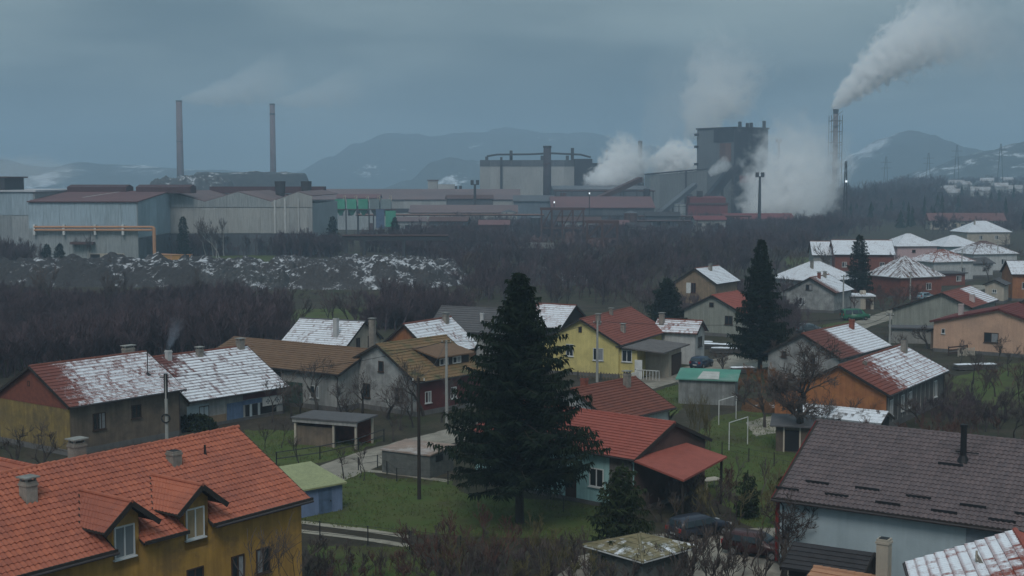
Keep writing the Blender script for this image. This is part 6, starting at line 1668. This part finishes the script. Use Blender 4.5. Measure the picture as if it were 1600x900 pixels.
# ------------------------------------------------------------------ clutter: stacked planks and junk under old snow
def woodpile(label, px, py, w, ang, seed, snow=True):
    p = P(px, py); r = thing('plank_stack', label, 'plank stack', (p.x, p.y, 0), R(ang)); rg_ = random.Random(seed)
    z = .12
    for lay in range(4):
        for k in range(5):
            y = -.6 + k * .28 + rg_.uniform(-.04, .04); dx = rg_.uniform(-.3, .3)
            MB().box(-w/2+dx, w/2+dx, y, y+.22, z, z+.07).build('plank', OLDWD, r)
        z += .11
        if lay % 2: z += .08
    for x in (-w/3, w/3): MB().box(x-.06, x+.06, -.7, .9, 0, .11).build('bearer', DARK, r)
    if snow:
        m = MB(); n = 14
        for j in range(4):
            for i in range(n+1): m.v.append((-w/2+w*i/n, -.55+j*.42, z+.02+(.07 if 0 < j < 3 and 0 < i < n else 0)*(1+.6*rg_.random())))
        for j in range(3):
            for i in range(n): a = j*(n+1)+i; m.f.append((a, a+1, a+n+2, a+n+1))
        m.build('snow_crust', MATS['flat_snow'], r, smooth=True)
woodpile('snow covered plank stack in the plot right of the orange gable house', 1525, 578, 5.5, 8, 1)
woodpile('snow covered plank stack behind the blue car', 1075, 541, 7, -12, 2)
woodpile('snow covered plank stack beside the trunk of the second spruce', 1140, 552, 5, -8, 3)
woodpile('long snowy plank stack below the sage gable', 1110, 545, 6, -20, 4)
woodpile('small snowy plank stack behind the rusty bushes', 1160, 583, 3, 12, 5)
heap('rubble_pile', 'small rubble pile with snow beside the second spruce', tuple(P(1205, 560).xy), 3.2, 2.2, 1.0, 8.8, heap_mat('rubble_snow', .07, (.10,.08,.06), (.16,.13,.1), 1.2), rough=.5, fr=.8, n=40)
heap('rubble_pile', 'rusty rubble pile beside the green roofed store', tuple(P(1195, 640).xy), 2.6, 2.0, 1.1, 6.8, heap_mat('rubble_rust', .0, (.13,.07,.04), (.2,.11,.06), 1.2), rough=.5, fr=.8, n=40)
# patio table by the canopy
p = P(1110, 763)
r = thing('garden_table', 'pale garden table beside the canopy post', 'table', (p.x, p.y, 0), .5)
MB().box(-.8, .8, -.5, .5, .70, .76).build('table_top', CREAM, r)
for x in (-.65, .65):
    for y in (-.38, .38): MB().box(x-.04, x+.04, y-.04, y+.04, 0, .7).build('leg', CREAM, r)

# ------------------------------------------------------------------ clutter of the works
def pipe_rack(label, px0, px1, d, z, n, mat, pipes=3):
    x0, x1 = X(px0, d), X(px1, d); w = x1 - x0
    r = thing('pipe_rack', label, 'pipe rack', (x0, d, 0), 0, 'pipe racks of the works')
    for i in range(n + 1):
        x = w * i / n
        for y in (-1, 1): MB().bar((x, y, 0), (x, y, z), .35).build('trestle_leg', STEEL, r)
        MB().bar((x, -1.5, z), (x, 1.5, z), .4).build('crossbeam', RUST, r)
    for k in range(pipes): MB().tube((-1, -1 + k, z + .5), (w + 1, -1 + k, z + .5), .3 + .1 * (k % 2), n=8).build('pipe', (RUST, mat, CLADD)[k % 3], r)
pipe_rack('pipe rack running in front of the long pink roofed hall', 560, 846, 585, 8.0, 12, ORPIPE)
pipe_rack('low pipe rack in front of the brown roofed hall', 862, 1075, 600, 5.0, 9, CLADD)
pipe_rack('high pipe rack between the dark stack and the casting hall', 868, 1020, 700, 17.5, 6, RUST)
pipe_rack('pipe rack before the red works block', 1000, 1170, 620, 6.5, 7, RUST)
def tank(label, px, d, r_, h, mat, cat='tank'):
    t = thing('storage_tank', label, cat, (X(px, d), d, 0), 0, 'tanks of the works')
    MB().path([(0,0,0),(0,0,h)], r_, 20).build('shell', mat, t, smooth=False)
    MB().path([(0,0,h),(0,0,h+r_*.3)], [r_*1.02, r_*.15], 20).build('lid', CLADD, t)
    for k in (.3, .6, .9): MB().path([(0,0,h*k),(0,0,h*k+.2)], r_*1.03, 20).build('hoop', STEEL, t)
    MB().bar((-r_*.3, -r_*1.02, 0), (-r_*.3, -r_*1.02, h), .4, .15).build('ladder', STEEL, t)
tank('pale round tank beside the blue grey shed', 795, 600, 3.2, 9.5, CLADC); tank('dark round tank left of the taller gantry', 838, 560, 2.4, 8, SOOT)
tank('rusty round tank before the brown roofed hall', 985, 600, 3.0, 9, RUST); tank('grey round tank beside the red works block', 1062, 650, 2.8, 12, CLADG)
tank('slim dark silo beside the casting hall', 1010, 700, 1.8, 19, SOOT, 'silo'); tank('slim rusty silo right of the dark stack', 880, 700, 1.6, 17, RUST, 'silo')
rk = random.Random(66)
for i, (px, d, w, h, dd, mt, rf_, lb) in enumerate(((700, 560, 16, 6.5, 9, CLADD, RUST, 'low brown shed below the first floodlight mast'), (772, 545, 12, 5.5, 8, RUST, MROOF, 'small rusty shed left of the round tanks'),
        (905, 575, 18, 6.0, 9, CLADG, RUST, 'long low shed behind the taller gantry'), (960, 560, 12, 5.0, 8, WRED, MROOF, 'dull red shed behind the lower gantry'), (1035, 600, 15, 7.5, 9, CLADD, STEEL, 'dark shed before the casting hall'),
        (1110, 610, 14, 5.5, 8, GREYR, WRED, 'grey shed with red roof before the red works block'), (1000, 545, 10, 4.5, 7, CREAM, STEEL, 'pale hut in front of the dim brown hall'), (640, 575, 14, 6.0, 8, CLADG, PROOF, 'grey shed right of the green hoppers'),
        (735, 650, 22, 14.5, 10, CLADD, RUST, 'dark shed rising behind the lower pink hall'), (560, 640, 20, 15, 10, CLADG, MROOF, 'grey block behind the green hoppers'))):
    r = thing('works_shed', lb, 'shed', (X(px, d), d, 0), rk.uniform(-.12, .12))
    MB().prism([(0, 0), (dd, 0), (dd, h), (dd/2, h+1.6), (0, h)], -w/2, w/2).build('wall', mt, r)
    MB().prism([(-.6, h-.1), (dd/2, h+1.6), (dd+.6, h-.1), (dd+.6, h+.2), (dd/2, h+1.95), (-.6, h+.2)], -w/2-.5, w/2+.5).build('roof', rf_, r)
    for k in range(max(2, int(w/4))):
        u = -w/2 + 2 + k * 4
        MB().box(u-.9, u+.9, -.08, .02, h*.45, h*.75).build('window', PANE, r)
    MB().box(w/4, w/4+2.4, -.1, .02, 0, 3.2).build('door', RUST, r)
for i, (a, b, d0, d1, z0, z1, lb) in enumerate(((890, 1000, 660, 700, 8, 24, 'inclined conveyor rising to the sooty building'), (1020, 1085, 640, 700, 5, 21, 'inclined conveyor rising to the casting hall'))):
    r = thing('inclined_conveyor', lb, 'conveyor', (X(a, d0), d0, 0)); e = Vector((X(b, d1) - X(a, d0), d1 - d0, z1)); s0 = Vector((0, 0, z0))
    MB().bar(s0, e, 2.6, 2.4).build('gallery', CLADD if i else RUST, r)
    for t in (.15, .45, .75):
        q = s0.lerp(e, t); MB().bar((q.x, q.y, 0), (q.x, q.y, q.z - 1.2), .6).build('trestle', STEEL, r)
for i in range(9):                                # rust stained scrap between the gantries
    px, d = rk.uniform(830, 1060), rk.uniform(470, 560)
    heap('scrap_pile', 'rust brown scrap pile between the gantries and the sheds', (X(px, d), d), rk.uniform(4, 8), rk.uniform(3, 5), rk.uniform(1.5, 3), i * 3.1, RUST, rough=.6, fr=.5, n=30)['group'] = 'scrap piles of the works'
# ------------------------------------------------------------------ steam and smoke
def vol_mat(name, col, H=None, r0=0, r1=0, bend=0., dens=.1, ns=1., amp=.9, pw=.8, fade=1.2, ell=None, edge=4.5, aniso=0.0):
    mat = bpy.data.materials.new(name); nt = NT(mat)
    tc = nt.n('TexCoord'); co = tc.outputs['Object']
    rm = (r0 + r1) / 2 if H else min(ell)
    nz = nt.n('TexNoise', Vector=co, Scale=ns / rm, Detail=5.0, Roughness=.58)
    nv = nt.n('VectorMath', _operation='SUBTRACT'); nt.put(nv.inputs[0], nz.outputs['Color']); nv.inputs[1].default_value = (.5, .5, .5)
    if H:
        s0 = nt.n('SeparateXYZ', Vector=co); t = nt.m('DIVIDE', s0.outputs[2], H, clamp=True)
        Rr = nt.m('ADD', nt.m('MULTIPLY', nt.m('POWER', t, pw), r1 - r0), r0)
        sv = nt.n('VectorMath', _operation='SCALE'); nt.put(sv.inputs[0], nv.outputs[0]); nt.put(sv.inputs['Scale'], nt.m('MULTIPLY', Rr, amp * 2))
        ad = nt.n('VectorMath', _operation='ADD'); nt.put(ad.inputs[0], co); nt.put(ad.inputs[1], sv.outputs[0])
        s = nt.n('SeparateXYZ', Vector=ad.outputs[0])
        off = nt.m('MULTIPLY', nt.m('MULTIPLY', t, nt.m('SUBTRACT', 1.0, t)), 4 * bend)
        x = nt.m('SUBTRACT', s.outputs[0], off)
        rad = nt.m('DIVIDE', nt.m('SQRT', nt.m('ADD', nt.m('MULTIPLY', x, x), nt.m('MULTIPLY', s.outputs[1], s.outputs[1]))), Rr)
        f = nt.m('MULTIPLY', nt.m('SUBTRACT', 1.0, rad), edge, clamp=True)
        f = nt.m('MULTIPLY', f, nt.m('POWER', nt.m('SUBTRACT', 1.0, t), fade))
    else:
        sv = nt.n('VectorMath', _operation='SCALE'); nt.put(sv.inputs[0], nv.outputs[0]); sv.inputs['Scale'].default_value = amp * 2 * rm
        ad = nt.n('VectorMath', _operation='ADD'); nt.put(ad.inputs[0], co); nt.put(ad.inputs[1], sv.outputs[0])
        dv_ = nt.n('VectorMath', _operation='DIVIDE'); nt.put(dv_.inputs[0], ad.outputs[0]); dv_.inputs[1].default_value = ell
        ln = nt.n('VectorMath', _operation='LENGTH'); nt.put(ln.inputs[0], dv_.outputs[0])
        f = nt.m('MULTIPLY', nt.m('SUBTRACT', 1.0, ln.outputs['Value']), edge, clamp=True)
    pv = nt.n('VolumePrincipled', Color=c4(col), Density=nt.m('MULTIPLY', f, dens), Anisotropy=aniso)
    nt.put(nt.out.inputs['Volume'], pv.outputs[0])
    mat.cycles.volume_step_rate = .35
    return mat
def plume(name, label, a, b, r0, r1, dens, col=(.995,.996,.998), bend=0., **k):
    a, b = Vector(a), Vector(b); d = b - a; H = d.length
    m = MB(); n, seg = 14, 10
    pw = k.get('pw', .8)
    for i in range(seg + 1):
        t = i / seg; rr_ = (r0 + (r1-r0) * t**pw) * 1.9 + .1
        for q in range(n):
            th = 6.2832*q/n; m.v.append((4*bend*t*(1-t) + rr_*math.cos(th), rr_*math.sin(th), H*t))
    for i in range(seg):
        for q in range(n): m.f.append((i*n+q, i*n+(q+1) % n, (i+1)*n+(q+1) % n, (i+1)*n+q))
    m.f.append(tuple(range(n))[::-1]); m.f.append(tuple(seg*n+q for q in range(n)))
    o = m.build(name, vol_mat(name+'_vapour', col, H, r0, r1, bend, dens, **k), loc=a)
    # local z along the plume, local x in the vertical plane
    zx = d.normalized(); yx = zx.cross(Vector((0,0,1)))
    yx = Vector((0,1,0)) if yx.length < .05 else yx.normalized()
    xx = yx.cross(zx); o.rotation_euler = Matrix((xx, yx, zx)).transposed().to_euler()
    return tag(o, label, 'smoke', kind='stuff')
def cloud(name, label, c, ell, dens, col=(.995,.996,.998), **k):
    me = bpy.data.meshes.new(name); bm = bmesh.new(); bmesh.ops.create_icosphere(bm, subdivisions=3, radius=1.0)
    for v in bm.verts: v.co = Vector((v.co.x*ell[0]*1.8, v.co.y*ell[1]*1.8, v.co.z*ell[2]*1.8))
    bm.to_mesh(me); bm.free(); me.materials.append(vol_mat(name+'_vapour', col, ell=ell, dens=dens, **k))
    o = link(name, me, None, c)
    return tag(o, label, 'smoke', kind='stuff')
plume('smoke_plume', 'thick white plume rising from the scaffolded chimney', PD(1301,170,850), PD(1540,12,880), 2.6, 31, .6, edge=3.2, bend=8, ns=3.0, amp=1.2, fade=1.9, pw=.85)
plume('smoke_plume', 'faint tail of the big plume drifting off', PD(1400,70,872), PD(1650,40,900), 14, 34, .02, ns=1.6, amp=1.1, fade=.8)
plume('steam_plume', 'great white steam mass rolling out before the furnace building', PD(1185,338,700), PD(1268,195,730), 11, 23, .13, edge=2.6, ns=2.8, amp=1.45, fade=.9, pw=.5)
plume('steam_plume', 'second white steam column rising beside the scaffolded chimney', PD(1255,335,690), PD(1285,215,720), 9, 20, .09, edge=2.6, ns=2.8, amp=1.5, fade=.9, pw=.5)
plume('steam_plume', 'low steam drifting along the red gatehouse roof', PD(1160,330,690), PD(1310,318,690), 5, 10, .12, edge=2.6, ns=2.4, amp=1.5, fade=1.0, pw=.5)
plume('steam_plume', 'thin steam trailing at the edge of the dark wood', PD(1262,345,660), PD(1300,255,690), 5, 13, .05, ns=2.2, amp=1.3, fade=.7)
plume('steam_plume', 'white steam bursting from the flat dark hall', PD(940,292,770), PD(1000,232,780), 5, 16, .4, ns=3.0, amp=1.2, fade=.7, pw=.5)
cloud('steam_cloud', 'small white steam puff low on the dark hall', PD(938,282,760), (10, 7, 6.5), .3, ns=2.0, amp=1.1)
cloud('steam_cloud', 'white steam behind the casting hall', PD(1058,255,860), (17, 12, 14), .4, ns=2.8, amp=1.2)
plume('steam_plume', 'grey steam rising behind the furnace building', PD(1085,215,900), PD(1150,80,930), 10, 32, .06, ns=2.4, amp=1.2, fade=.6)
cloud('steam_cloud', 'round pale puff above the furnace building', PD(1138,160,910), (20, 13, 14), .05, edge=2.5, ns=2.6, amp=1.5)
plume('steam_plume', 'thin veil of smoke left of the furnace building', PD(1030,250,900), PD(1080,100,940), 12, 34, .008, ns=1.3, fade=.5)
plume('steam_plume', 'small steam wisp at the top of the conveyor bridge', PD(1108,272,715), PD(1140,252,715), 2, 4.5, .22, ns=1.4, amp=.7, fade=.5)
plume('smoke_plume', 'pale smoke leaning from the left tall chimney', PD(284,156,1150), PD(455,108,1200), 2.5, 24, .07, col=(.93,.97,1.0), bend=-5, ns=1.6, amp=.8, fade=.9)
plume('smoke_plume', 'pale smoke leaning from the right tall chimney', PD(429,160,1180), PD(570,125,1220), 2.5, 20, .05, col=(.93,.97,1.0), bend=-4, ns=1.6, amp=.8, fade=.9)
cloud('steam_cloud', 'low white steam over the roof at the left picture edge', PD(30,268,800), (40, 20, 10), .012, ns=1.4, amp=.8)
p = at(mid3, A3, -4.1, -.6)
plume('chimney_smoke', 'thin bluish smoke from the white chimney of the snowy workshop', (p[0], p[1], 7.2), (p[0]+1.2, p[1], 10.5), .2, .9, .35, col=(.75,.85,1.0), ns=1.4, fade=1.2)

# ------------------------------------------------------------------ the hazy air
hm = bpy.data.materials.new('hazy_air'); nt = NT(hm)
pv = nt.n('VolumePrincipled', Color=(.60, .81, 1.0, 1), Density=.00045, Anisotropy=.1)
nt.put(nt.out.inputs['Volume'], pv.outputs[0])
hz = MB().box(-5800, 5800, -600, 5500, -40, 232).build('haze', hm)
tag(hz, 'pale winter haze over the whole valley', 'haze', kind='stuff')
